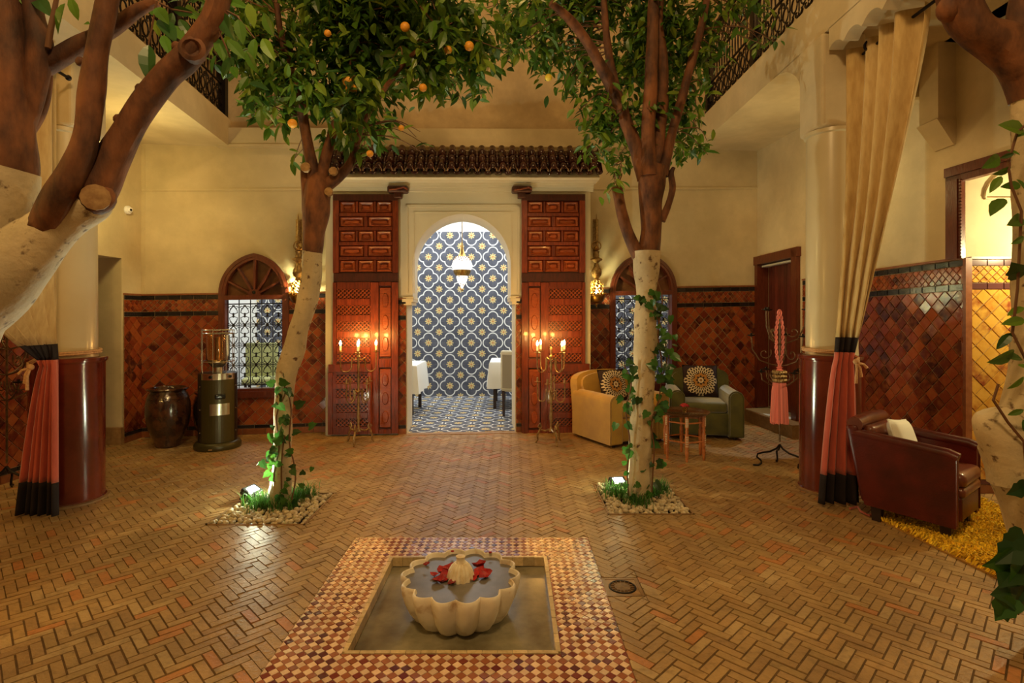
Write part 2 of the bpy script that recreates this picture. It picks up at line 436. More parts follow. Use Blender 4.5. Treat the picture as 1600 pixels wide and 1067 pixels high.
# ================================================ SETTING
BW = Frame((-4.636, 6.90), (3.61, 8.107), .01158)     # back wall
PW = Frame((-2.375, 7.009), (1.035, 7.256), .005)     # portal block standing out of it
LW = Frame((-4.65, 1.0), (-4.65, 6.90), 0)            # left gallery wall; u runs towards the back
RW = Frame((3.61, 8.107), (3.92, 4.76), .0116)        # right gallery wall; u runs towards the front
KW = Frame((3.92, 4.76), (5.6, 4.76), 0)              # far side of the recess on the right
def inframe(p):
    if p[1] < .3: return None
    x = CX+p[0]*F/p[1]; y = HY-(p[2]-H)*F/p[1]
    return (x, y) if -5 < x < 1605 and -5 < y < 1072 else None
def struct(name, mb, m, label=None, cat=None, smooth=False):
    o = mb.build(name, m, smooth=smooth); return tag(o, label, cat, None, 'structure')
def frange(a, b, n): return [a+(b-a)*i/n for i in range(n+1)]

# ---- floor: 45 degree herringbone of slim bricks
POOL = (-1.08, .523, 2.21, 3.81)
BEDS = [(-2.25, -1.52, 4.04, 4.76), (.74, 1.41, 4.25, 5.0), (-2.95, -2.45, 1.95, 2.45), (2.57, 2.95, 2.2, 2.6)]
DRAIN = (.52, .735, 3.02, 3.235)
floor = struct('floor', MB().box((-6.2, -2.5, -.12), (5.6, 8.6, -.06)), 'soil_dark', 'herringbone courtyard floor of slim ochre bricks', 'floor')
def outside(poly, r):
    x0, x1, y0, y1 = r; big = 99
    if max(p[0] for p in poly) <= x0 or min(p[0] for p in poly) >= x1 or max(p[1] for p in poly) <= y0 or min(p[1] for p in poly) >= y1: return [poly]
    return [q for q in (clip(poly, -big, x0, -big, big), clip(poly, x1, big, -big, big), clip(poly, x0, x1, -big, y0), clip(poly, x0, x1, y1, big)) if len(q) > 2]
bl, bw_ = .150, .050
cells = []; N = 230
s2 = math.sqrt(.5)
for x in range(-N, N):
    for y in range(-N, N):
        k = (x-y) % 6
        if k == 0: q = (x, y, x+3, y+1)
        elif k == 5: q = (x, y, x+1, y+3)
        else: continue
        cx, cy = (q[0]+q[2])/2*bw_, (q[1]+q[3])/2*bw_
        X, Y = (cx-cy)*s2, (cx+cy)*s2+3
        if -5.9 < X < 5.0 and 1.3 < Y < 8.2: cells.append((X, Y, k == 0, q))
plain = []; rest = MB(); single = []
for X, Y, hor, q in cells:
    g = .0013; a, b, c, d = q[0]*bw_+g, q[1]*bw_+g, q[2]*bw_-g, q[3]*bw_-g
    poly = [((px-py)*s2, (px+py)*s2+3) for px, py in ((a, b), (c, b), (c, d), (a, d))]
    parts = [poly]
    for r in [POOL, DRAIN]+BEDS:
        parts = [z for p in parts for z in outside(p, r)]
    if len(parts) == 1 and parts[0] is poly: plain.append((X, Y, hor, poly))
    else: single += parts
def area(t):
    s = inframe((t[0], t[1], 0)); return -(1/t[1]**3 if s else 0)
plain.sort(key=area)
bm_ = MB(); L2, W2 = bl/2-.0013, bw_/2-.0013
bm_.add([(-L2, -W2, -.03), (L2, -W2, -.03), (L2, W2, -.03), (-L2, W2, -.03), (-L2+.003, -W2+.003, 0), (L2-.003, -W2+.003, 0), (L2-.003, W2-.003, 0), (-L2+.003, W2-.003, 0)],
        [(4, 5, 6, 7), (0, 1, 5, 4), (1, 2, 6, 5), (2, 3, 7, 6), (3, 0, 4, 7)])
bme = bm_.mesh('brick', 'brick')
for X, Y, hor, poly in plain[:300]:
    link('brick', bme, floor, (X, Y, R.uniform(-.002, .0012)), (R.gauss(0, .006), R.gauss(0, .006), PI/4+(0 if hor else PI/2)))
def flat_piece(m, poly, z0, z1, ins):
    n = len(poly); cx = sum(p[0] for p in poly)/n; cy = sum(p[1] for p in poly)/n
    top = []
    for x, y in poly:
        l = math.hypot(x-cx, y-cy) or 1; k = max(0, 1-ins/l); top.append((cx+(x-cx)*k, cy+(y-cy)*k, z1+R.gauss(0, .0006)))
    m.add([(x, y, z0) for x, y in poly]+top, [tuple(range(n, 2*n))]+[(i, (i+1) % n, (i+1) % n+n, i+n) for i in range(n)])
for X, Y, hor, poly in plain[300:]: flat_piece(rest, poly, -.03, R.uniform(-.002, .0012), .003)
for p in single: flat_piece(rest, p, -.03, R.uniform(-.002, .0012), .003)
tag(rest.build('brick_field', 'brick', floor), kind='stuff')
struct('floor_bed', MB().box((-6.2, -2.5, -.06), (5.6, 1.3, -.004)), 'brick', 'brick floor behind the fountain', 'floor')
joint = MB()
for r in ((-6.2, -1.08, 1.3, 8.6), (.523, 5.6, 1.3, 8.6), (-1.08, .523, 1.3, 2.21), (-1.08, .523, 3.81, 8.6)):
    segs = [[(r[0], r[2]), (r[1], r[2]), (r[1], r[3]), (r[0], r[3])]]
    for b in BEDS: segs = [z for p in segs for z in outside(p, b)]
    for p in segs: joint.add([(x, y, -.0045) for x, y in p], [tuple(range(len(p)))])
joint.build('mortar', 'earth', floor)

# ---- tile helpers for the walls
def fieldtiles(fr, parent, u0, u1, z0, z1, d, v, th, budget, mname='zellige', mesh={}, name='tile', ph=0.0):
    h = d/2; g = .0022
    key = (d, mname)
    if key not in mesh:
        m = MB(); e = h-g*1.4; t = e-.004
        m.add([(e, 0, 0), (0, 0, e), (-e, 0, 0), (0, 0, -e), (t, -th, 0), (0, -th, t), (-t, -th, 0), (0, -th, -t)],
              [(4, 5, 6, 7)]+[(i, (i+1) % 4, (i+1) % 4+4, i+4) for i in range(4)])
        mesh[key] = m.mesh(name, mname)
    rest = MB(); n = 0
    for i in range(int(u0/h)-2, int(u1/h)+3):
        for j in range(int(z0/h)-2, int(z1/h)+3):
            if (i+j) % 2: continue
            cu, cz = i*h, j*h+ph
            if cu+h < u0 or cu-h > u1 or cz+h < z0 or cz-h > z1: continue
            full = cu-h >= u0-1e-6 and cu+h <= u1+1e-6 and cz-h >= z0-1e-6 and cz+h <= z1+1e-6
            wp = fr.w(cu, v, cz)
            if full and budget[0] > 0 and inframe(wp):
                budget[0] -= 1
                link(name, mesh[key], parent, wp, (R.gauss(0, .022), R.gauss(0, .006), fr.ang+R.gauss(0, .022)))
            else:
                e = h-g*1.4
                poly = clip([(cu+e, cz), (cu, cz+e), (cu-e, cz), (cu, cz-e)], u0+.001, u1-.001, z0+.001, z1-.001)
                if len(poly) > 2: slab_piece(rest, poly, v, v+th+R.gauss(0, .0008))
    if rest.v: tag(fr.mb(rest).build(name+'_field', mname, parent), kind='stuff')
def courses(fr, parent, u0, u1, z0, z1, v, th, step, mname, name):
    n = max(1, round((u1-u0)/step)); s = (u1-u0)/n
    for i in range(n):
        m = MB(); a, b = u0+i*s+.002, u0+(i+1)*s-.002
        slab_piece(m, [(a, z0+.0015), (b, z0+.0015), (b, z1-.0015), (a, z1-.0015)], v, v+th+R.gauss(0, .0006), .003)
        fr.mb(m).build(name, mname, parent)
def wainscot(fr, parent, u0, u1, budget, top=1.775, border='black_tile', tile='zellige'):
    """skirting, big diamonds, black course, small diamonds, black course, cap"""
    if not u1 > u0: return
    fr.mb(MB().box((u0, -.02, 0), (u1, .012, top+.004))).build('tile_bed', 'grout', parent)
    courses(fr, parent, u0, u1, 0, .075, .012, .012, .28, 'skirt_tile', 'skirting_tile')
    courses(fr, parent, u0, u1, .078, .118, .012, .009, .20, border, 'border_tile')
    fieldtiles(fr, parent, u0, u1, .12, top-.262, .1414, .012, .008, budget, tile)
    courses(fr, parent, u0, u1, top-.26, top-.205, .012, .009, .14, border, 'border_tile')
    fieldtiles(fr, parent, u0, u1, top-.203, top-.058, .0725, .012, .007, [0], tile, ph=.02)
    courses(fr, parent, u0, u1, top-.056, top-.004, .012, .009, .14, border, 'border_tile')
    fr.mb(MB().box((u0, -.02, top), (u1, .028, top+.02))).build('cap_strip', 'skirt_tile', parent)

# ---- back wall, with the two windows and the way through the portal cut out
def win_geo(l, r, apex, spring, base, tr):
    u0, _ = BW.uz(l, spring); u1, _ = BW.uz(r, spring); uc = (u0+u1)/2
    _, zb = BW.uz((l+r)/2, base); _, zs = BW.uz((l+r)/2, spring); _, za = BW.uz((l+r)/2, apex); _, zt = BW.uz((l+r)/2, tr)
    return dict(u0=u0, u1=u1, uc=uc, a=(u1-u0)/2, zb=zb, zs=zs, za=za, zt=zt)
W1 = win_geo(343, 452, 396, 458, 614, 468); W2_ = win_geo(952, 1056, 398, 456, 603, 461)
pu0, _ = BW.uz(622, 500); pu1, _ = BW.uz(818, 500)
def arch_hole(g, ins=.02):
    a = g['a']-ins
    def f(u):
        if abs(u-g['uc']) >= a: return None
        return (g['zb']+ins, g['zs']+bow(u-g['uc'], a, g['za']-g['zs']-ins))
    return f
us = sorted(set([0, BW.L+.3, pu0, pu1]+[g['uc']-(g['a']-.02)*math.cos(PI*i/24) for g in (W1, W2_) for i in range(25)]))
wall_back = struct('wall_back', BW.mb(strip_wall(us, [arch_hole(W1), arch_hole(W2_), lambda u: (-.05, 3.05) if pu0 < u < pu1 else None], -.06, 3.75, -.22, 0)),
                   'plaster', 'cream plaster back wall above a dado of red zellige diamonds', 'wall')
up, zup = BW.uz(700, 200)
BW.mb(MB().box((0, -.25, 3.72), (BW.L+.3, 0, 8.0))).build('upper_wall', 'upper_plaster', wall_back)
_, zm = BW.uz(300, 297)
BW.mb(MB().box((0, 0, zm-.012), (BW.L, .018, zm+.012))).build('string_course', 'plaster', wall_back)
bu = [300]
e = .0
wainscot(BW, wall_back, 0, W1['u0'], bu)
wainscot(BW, wall_back, W1['u1'], BW.uz(514, 500)[0]+.12, bu)
wainscot(BW, wall_back, BW.uz(900, 500)[0], W2_['u0'], bu)
wainscot(BW, wall_back, W2_['u1'], BW.L, bu)
for g in (W1, W2_):   # tiled dado below the windows
    BW.mb(MB().box((g['u0'], -.02, 0), (g['u1'], .012, g['zb']))).build('tile_bed', 'grout', wall_back)
    courses(BW, wall_back, g['u0'], g['u1'], 0, .075, .012, .012, .28, 'skirt_tile', 'skirting_tile')
    courses(BW, wall_back, g['u0'], g['u1'], .078, .118, .012, .009, .20, 'black_tile', 'border_tile')
    fieldtiles(BW, wall_back, g['u0'], g['u1'], .12, g['zb']-.05, .1414, .012, .008, bu)
# ledge where the upper storey begins
zl0 = BW.uz(600, 232)[1]; zl1 = BW.uz(600, 203)[1]
struct('trim_1', BW.mb(MB().box((.9, 0, zl0), (BW.L-.9, .07, zl1)).box((.9, .07, zl0), (BW.L-.9, .085, zl0+.03))), 'plaster', 'plaster band between ground floor and upper storey', 'trim')

# ---- portal block
o0, _ = PW.uz(636, 500); o1, _ = PW.uz(805, 500); i0, _ = PW.uz(645, 450); i1, _ = PW.uz(798, 450)
oc = (i0+i1)/2; oa = (i1-i0)/2
zc = PW.uz(720, 470)[1]; zsp = PW.uz(720, 414)[1]; zap = PW.uz(720, 334)[1]
hh = lambda u: (-.05, zc) if o0 < u < o1 and not i0 < u < i1 else ((-.05, zsp+bow(u-oc, oa, zap-zsp)) if i0 < u < i1 else None)
us = sorted(set([0, PW.L, o0, o1]+[oc-oa*math.cos(PI*i/32) for i in range(33)]))
ztop = PW.uz(720, 243)[1]
portal = struct('wall_portal', PW.mb(strip_wall(us, [hh], -.05, ztop, -.62, 0)), 'portal_plaster', 'cream plaster portal with a pointed arch between two carved doors', 'wall')
m = MB()
for k, (z, d) in enumerate(((PW.uz(720, 300)[1], .03), (PW.uz(720, 294)[1], .055), (PW.uz(720, 290)[1], .075))):
    m.box((-.02, 0, z), (PW.L+.03, d, z+.05))
PW.mb(m).build('cornice', 'portal_plaster', portal)
m = MB(); f0, zt1 = PW.uz(634, 320); f1, _ = PW.uz(812, 320)
m.box((f0, 0, zc+.1), (f0+.03, .014, zt1)).box((f1-.03, 0, zc+.1), (f1, .014, zt1)).box((f0, 0, zt1-.03), (f1, .014, zt1))
m.box((f0+.1, 0, zc+.1), (f0+.112, .01, zt1-.09)).box((f1-.112, 0, zc+.1), (f1-.1, .01, zt1-.09)).box((f0+.1, 0, zt1-.1), (f1-.1, .01, zt1-.09))
PW.mb(m).build('panel_moulding', 'portal_plaster', portal)
m = MB()
for s, a, b in ((1, o0, i0), (-1, o1, i1)):
    x0, x1 = sorted((a-s*.06, b+s*.005))
    m.box((x0, -.6, zc-.01), (x1, .03, zc+.03)); x0, x1 = sorted((a-s*.04, b-s*.015)); m.box((x0, -.6, zc-.05), (x1, .02, zc-.01))
    x0, x1 = sorted((a-s*.05, b+s*.012)); m.box((x0, -.6, zc+.03), (x1, .025, zc+.055))
PW.mb(m).build('impost', 'portal_plaster', portal)
pb = [60]
wainscot(PW, portal, PW.uz(622, 500)[0], o0-.01, pb, top=zc+.02); wainscot(PW, portal, o1+.01, PW.uz(816, 500)[0], pb, top=zc+.02)
PW.mb(MB().box((o0-.1, -.05, -.05), (o1+.1, .07, .006))).build('threshold', 'step_tile', portal)

# ---- dining room behind the portal
IR_Y = 10.3
room = struct('wall_inner_back', MB().box((-5.6, IR_Y+.01, -.05), (4.6, IR_Y+.15, 3.5)), 'white_plaster', 'dining room wall of grey blue quatrefoil cement tiles', 'wall')
tm = MB().box((-.0995, 0, -.0995), (.0995, .01, .0995)).mesh('tile', 'cement_wall'); rt = MB()
T = .402; zt0 = 1.55+128*IR_Y/F
tl = .201; tm = MB().box((-tl/2+.0006, 0, -tl/2+.0006), (tl/2-.0006, .01, tl/2-.0006)).mesh('tile', 'cement_wall')
for i in range(-20, 27):
    for j in range(-8, 9):
        x, z = -1.162+(i+.5)*tl, 1.406+(j+.5)*tl
        if x < -4.75 or x > 4.1 or z < -.1 or z > zt0+.05: continue
        if -2.2 < x < .35 and z > .05 and z+tl/2 <= zt0+.01: link('tile', tm, room, (x, IR_Y, z))
        else:
            hi = min(z+tl/2, zt0); rt.box((x-tl/2+.0006, IR_Y, max(z-tl/2, 0)), (x+tl/2-.0006, IR_Y+.01, hi))
tag(rt.build('tile_field', 'cement_wall', room), kind='stuff')
fl = MB()
for i in range(-22, 25):
    for j in range(0, 19):
        x, y = -1.162+(i+.5)*tl, IR_Y-(j+.5)*tl
        if x < -5 or x > 4.2: continue
        if y < BW.w((x+4.636), 0, 0).y+.05 and not (-1.42 < x < .06): continue
        if y < 7.13+.07*(x+1.2): continue
        fl.box((x-tl/2+.0006, y-tl/2+.0006, -.02), (x+tl/2-.0006, y+tl/2-.0006, .003))
rf = struct('floor_dining', MB().box((-5.4, 7.0, -.059), (4.6, IR_Y, -.021)), 'grout', 'dining room floor of patterned cement tiles', 'floor')
tag(fl.build('tile_field', 'cement_floor', rf), kind='stuff')
struct('wall_inner_left', MB().box((-5.05, 7.35, -.05), (-4.9, IR_Y, 3.5)), 'white_plaster', 'white side wall of the dining room', 'wall')
struct('wall_inner_right', MB().box((4.2, 8.45, -.05), (4.35, IR_Y, 3.5)), 'white_plaster', 'white side wall at the far end of the dining room', 'wall')
struct('ceiling_dining', MB().hexa([(-5.2, 7.1, 3.45), (4.5, 8.53, 3.45), (4.5, IR_Y+.1, 3.45), (-5.2, IR_Y+.1, 3.45)], [(-5.2, 7.1, 3.55), (4.5, 8.53, 3.55), (4.5, IR_Y+.1, 3.55), (-5.2, IR_Y+.1, 3.55)]), 'white_plaster', 'white dining room ceiling', 'ceiling')

# ---- left gallery wall with its opening
us_ = lambda D: D-1.0
wall_left = struct('wall_left', LW.mb(MB().box((-3.4, -.35, -.06), (4.55, 0, 3.9)).box((5.555, -.35, -.06), (5.95, 0, 3.9)).box((4.55, -.35, 2.21), (5.555, 0, 3.9))),
                   'plaster', 'cream gallery wall with a plain opening beside the jar', 'wall')
lb = [300]
wainscot(LW, wall_left, 1.4, 4.55, lb); wainscot(LW, wall_left, 5.58, 5.9, lb)
MB().box((-5.9, 6.9, -.05), (-4.6, 7.0, 3.8)).build('passage_end', 'plaster', wall_left)
MB().box((-5.9, 5.0, -.05), (-5.8, 6.9, 3.8)).build('passage_wall', 'plaster', wall_left)
MB().box((-5.9, 5.0, 2.4), (-5.0, 6.9, 2.5)).build('passage_ceiling', 'plaster', wall_left)
struct('baseboard_left', MB().box((-5.0, 6.5, 0), (-4.62, 6.56, .20)), 'step_tile', 'tiled skirting block at the foot of the opening', 'baseboard')

# ---- right gallery wall: doorway, dado, then the tiled recess
d0, _ = RW.uz(1183, 430); d1, _ = RW.uz(1249, 430)
d0 += .03
dzt = 2.36
wall_right = struct('wall_right', RW.mb(MB().box((-.2, -.3, -.06), (d0, 0, 8)).box((d1, -.3, -.06), (RW.L, 0, 8)).box((d0, -.3, dzt), (d1, 0, 8))),
                    'plaster', 'cream gallery wall over a dado of dark red zellige', 'wall')
rb = [300]
RTOP = 1.945
wainscot(RW, wall_right, d1+.09, RW.L, rb, top=RTOP)
wall_recess = struct('wall_recess', KW.mb(MB().box((.003, -.3, -.06), (1.7, 0, 4.4))), 'plaster', 'bright recess wall over a dado of yellow lit zellige', 'wall')
kb = [200]
wainscot(KW, wall_recess, .03, 1.6, kb, top=2.02, border='plum_tile', tile='zellige_yellow_lit')
KW.mb(MB().box((-.02, -.02, 0), (.035, .03, 2.03))).build('corner_strip', 'skirt_tile', wall_recess)
m = MB(); pts = [(.16+.5-.5*math.cos(t*PI/16), 2.55+.30*math.sin(t*PI/16)) for t in range(17)]
m.tube([(x, .012, z) for x, z in pts], .012, 5); KW.mb(m).build('arch_moulding', 'plaster', wall_recess)
KW.mb(MB().box((.16, 0, 2.535), (1.3, .02, 2.55))).build('shelf_line', 'plaster', wall_recess)
struct('wall_recess_back', MB().box((5.55, 1.0, -.05), (5.7, 4.8, 4.4)), 'plaster', 'plain end wall of the recess', 'wall')
# timber frame round the recess opening, above the dado
fr_r = tag(empty('trim_2', (3.92, 4.76, 2.0)), 'carved dark red timber frame around the bright recess', 'frame', kind='structure')
RF = Frame((3.92, 4.76), (4.13, 2.5), 0)
RF.mb(MB().box((-.16, -.03, 2.03), (.0, .035, 2.80)).box((-.13, .035, 2.03), (-.03, .05, 2.72))).build('post', 'frame_wood', fr_r, world=True)
RF.mb(MB().box((-.16, -.03, 2.70), (2.2, .035, 2.82)).box((-.16, .035, 2.76), (2.2, .05, 2.84))).build('lintel', 'frame_wood', fr_r, world=True)
m = MB()
for k in range(24): m.box((-.02+.001, .035, 2.05+k*.028), (.002, .045, 2.067+k*.028))
RF.mb(m).build('beading', 'frame_wood', fr_r, world=True)
RF2 = MB().box((0, -.3, 2.82), (2.2, 0, 4.4)); struct('wall_over_recess', RF.mb(RF2), 'plaster', 'plaster above the recess opening', 'wall')
# pilaster with corbel where a cross arch springs
u, _ = RW.uz(1478, 300)
struct('trim_3', RW.mb(MB().box((u-.10, 0, 3.14), (u+.10, .17, 4.0)).hexa([(u-.10, 0, 2.93), (u+.10, 0, 2.93), (u+.10, .02, 2.93), (u-.10, .02, 2.93)], [(u-.11, 0, 3.14), (u+.11, 0, 3.14), (u+.11, .19, 3.14), (u-.11, .19, 3.14)])),
       'plaster', 'plaster corbel and pilaster carrying the gallery cross arch', 'trim')
struct('trim_4', MB().box((3.05, 5.08, 3.55), (3.95, 5.36, 3.95)), 'plaster', 'plaster beam crossing the right gallery', 'trim')

# ---- galleries: slabs, parapets
LP = [(-3.61, 7.1), (-3.43, 5.49), (-3.30, 4.47), (-3.15, 3.2), (-3.0, 1.6), (-2.9, .2)]
m = MB()
for (x0, y0), (x1, y1) in zip(LP[:-1], LP[1:]):
    m.hexa([(-4.66, y0, 3.68), (x0, y0, 3.68), (x1, y1, 3.68), (-4.66, y1, 3.68)], [(-4.66, y0, 4.03), (x0, y0, 4.03), (x1, y1, 4.03), (-4.66, y1, 4.03)])
struct('ceiling_left', m, 'plaster', 'underside and parapet of the left gallery', 'ceiling')
struct('ceiling_right', MB().box((2.66, -1, 3.94), (4.9, 8.5, 4.3)).box((3.8, -1, 3.94), (6, 4.9, 4.3)), 'plaster', 'underside and parapet of the right gallery', 'ceiling')
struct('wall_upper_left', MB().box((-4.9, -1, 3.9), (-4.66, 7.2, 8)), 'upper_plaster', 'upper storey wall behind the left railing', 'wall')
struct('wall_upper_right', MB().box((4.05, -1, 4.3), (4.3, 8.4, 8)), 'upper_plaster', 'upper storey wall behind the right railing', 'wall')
# scalloped arch edge of the near right bay, rounded corner of the far bay
m = MB(); ys = frange(.6, 4.62, 170)
def lob(y):
    t = (y*4.3) % 1.0; return 3.72+.075*abs(math.sin(t*PI))**.6
for a, b in zip(ys[:-1], ys[1:]):
    m.hexa([(2.66, a, lob(a)), (2.78, a, lob(a)), (2.78, b, lob(b)), (2.66, b, lob(b))], [(2.66, a, 3.945), (2.78, a, 3.945), (2.78, b, 3.945), (2.66, b, 3.945)])
for a, b in zip(frange(5.05, 5.6, 12)[:-1], frange(5.05, 5.6, 12)[1:]):
    z = lambda y: 3.94-.42*(1-math.sqrt(max(0, 1-((5.6-y)/.55)**2)))
    m.hexa([(2.66, a, z(a)), (2.78, a, z(a)), (2.78, b, z(b)), (2.66, b, z(b))], [(2.66, a, 3.945), (2.78, a, 3.945), (2.78, b, 3.945), (2.66, b, 3.945)])
struct('trim_5', m, 'plaster', 'scalloped plaster edge of the gallery arch above the right curtain', 'trim')
# ---- pillars
def pillar(n, x, y, zcap, ztop, label):
    e = tag(empty(n, (x, y, 0)), label, 'pillar', 'gallery pillars', 'structure')
    MB().lathe([(.268, 0), (.268, .02), (.255, .03), (.255, 1.14), (.26, 1.15)], 40).build('plinth', 'pillar_red', e, True)
    MB().lathe([(.265, 1.15), (.272, 1.16), (.272, 1.185), (.26, 1.19), (.18, 1.192)], 40).build('plinth_cap', 'pillar_red', e, True)
    MB().lathe([(.207, 1.19), (.204, 1.25), (.198, zcap-.04), (.217, zcap-.03), (.217, zcap)], 40).build('shaft', 'column_cream', e, True)
    MB().rbox((-.19, -.19, zcap), (.19, .19, ztop), .03).build('impost', 'plaster', e)
    MB().lathe([(.285, 0), (.285, .015), (.268, .022)], 40).build('foot_ring', 'step_tile', e, True)
    return e
pillar('pillar', 2.82, 4.86, 3.14, 3.94, 'round pillar beside the leather armchair, dark red plinth and cream shaft')
pillar('pillar', -3.70, 4.585, 3.05, 3.68, 'round pillar beside the gas heater, dark red plinth and cream shaft')

# ---- railings of worked iron on the parapets
def railing(pts, z, label, posts):
    e = tag(empty('balcony_railing', (*pts[0], z)), label, 'railing', 'wrought iron balcony railings')
    fr = Frame(pts[0], pts[1], 0); L = fr.L; Hh = 1.12
    def B(mb, n, k=None):
        o = fr.mb(mb).build(n, 'iron', e, world=True)
        if k: tag(o, kind=k)
    B(MB().box((0, -.02, z), (L, .02, z+.03)), 'rail'); B(MB().box((0, -.012, z+.40), (L, .012, z+.415)), 'rail')
    B(MB().box((0, -.012, z+.68), (L, .012, z+.695)), 'rail'); B(MB().box((0, -.03, z+Hh-.04), (L, .03, z+Hh)), 'rail')
    for u in posts:
        if 0 <= u <= L: B(MB().box((u-.045, -.045, z), (u+.045, .045, z+Hh+.06)), 'post')
    n = int(L/.085)
    for i in range(n):
        u = (i+.5)*L/n
        B(MB().tube([(u, 0, z+.4), (u, 0, z+.54), (u, 0, z+.69)], [.007, .011, .007], 5), 'baluster')
    sc_ = MB(); n = int(L/.17); s = L/n
    for i in range(n):
        u = (i+.5)*s
        for zz in (z+.215, z+.875):
            m = MB(); r = .052
            m.tube([(u+r*math.cos(t*PI/8), 0, zz+1.35*r*math.sin(t*PI/8)) for t in range(17)], .009, 4, cap=False); B(m, 'ring')
            for sx in (-1, 1):
                for sz in (-1, 1):
                    pts_ = []
                    for t in range(11):
                        a = t/10*1.6*PI; rr = .052*(1-t/13)
                        pts_.append((u+sx*(s*.5-.012-.03+rr*math.cos(a)*.8), 0, zz+sz*(.105+rr*math.sin(a)*.9)))
                    sc_.tube(pts_, .008, 4, cap=False)
            sc_.tube([(u-s*.5, 0, zz-.17), (u, 0, zz-.07), (u+s*.5, 0, zz-.17)], .007, 4); sc_.tube([(u-s*.5, 0, zz+.17), (u, 0, zz+.07), (u+s*.5, 0, zz+.17)], .007, 4)
            sc_.tube([(u-s*.5, 0, zz-.2), (u-s*.5, 0, zz+.2)], .007, 4); sc_.tube([(u-s*.5, 0, zz), (u-.052, 0, zz)], .007, 4); sc_.tube([(u+s*.5, 0, zz), (u+.052, 0, zz)], .007, 4)
    B(sc_, 'scrollwork', 'stuff')
railing([(2.72, 7.6), (2.72, 3.0)], 4.3, 'wrought iron railing on the parapet above the leather armchair side', (.02, 1.45, 2.9, 4.4))
railing([(-3.66, 7.0), (-3.40, 4.6)], 4.03, 'wrought iron railing on the parapet above the gas heater side', (.04, 1.25, 2.4))
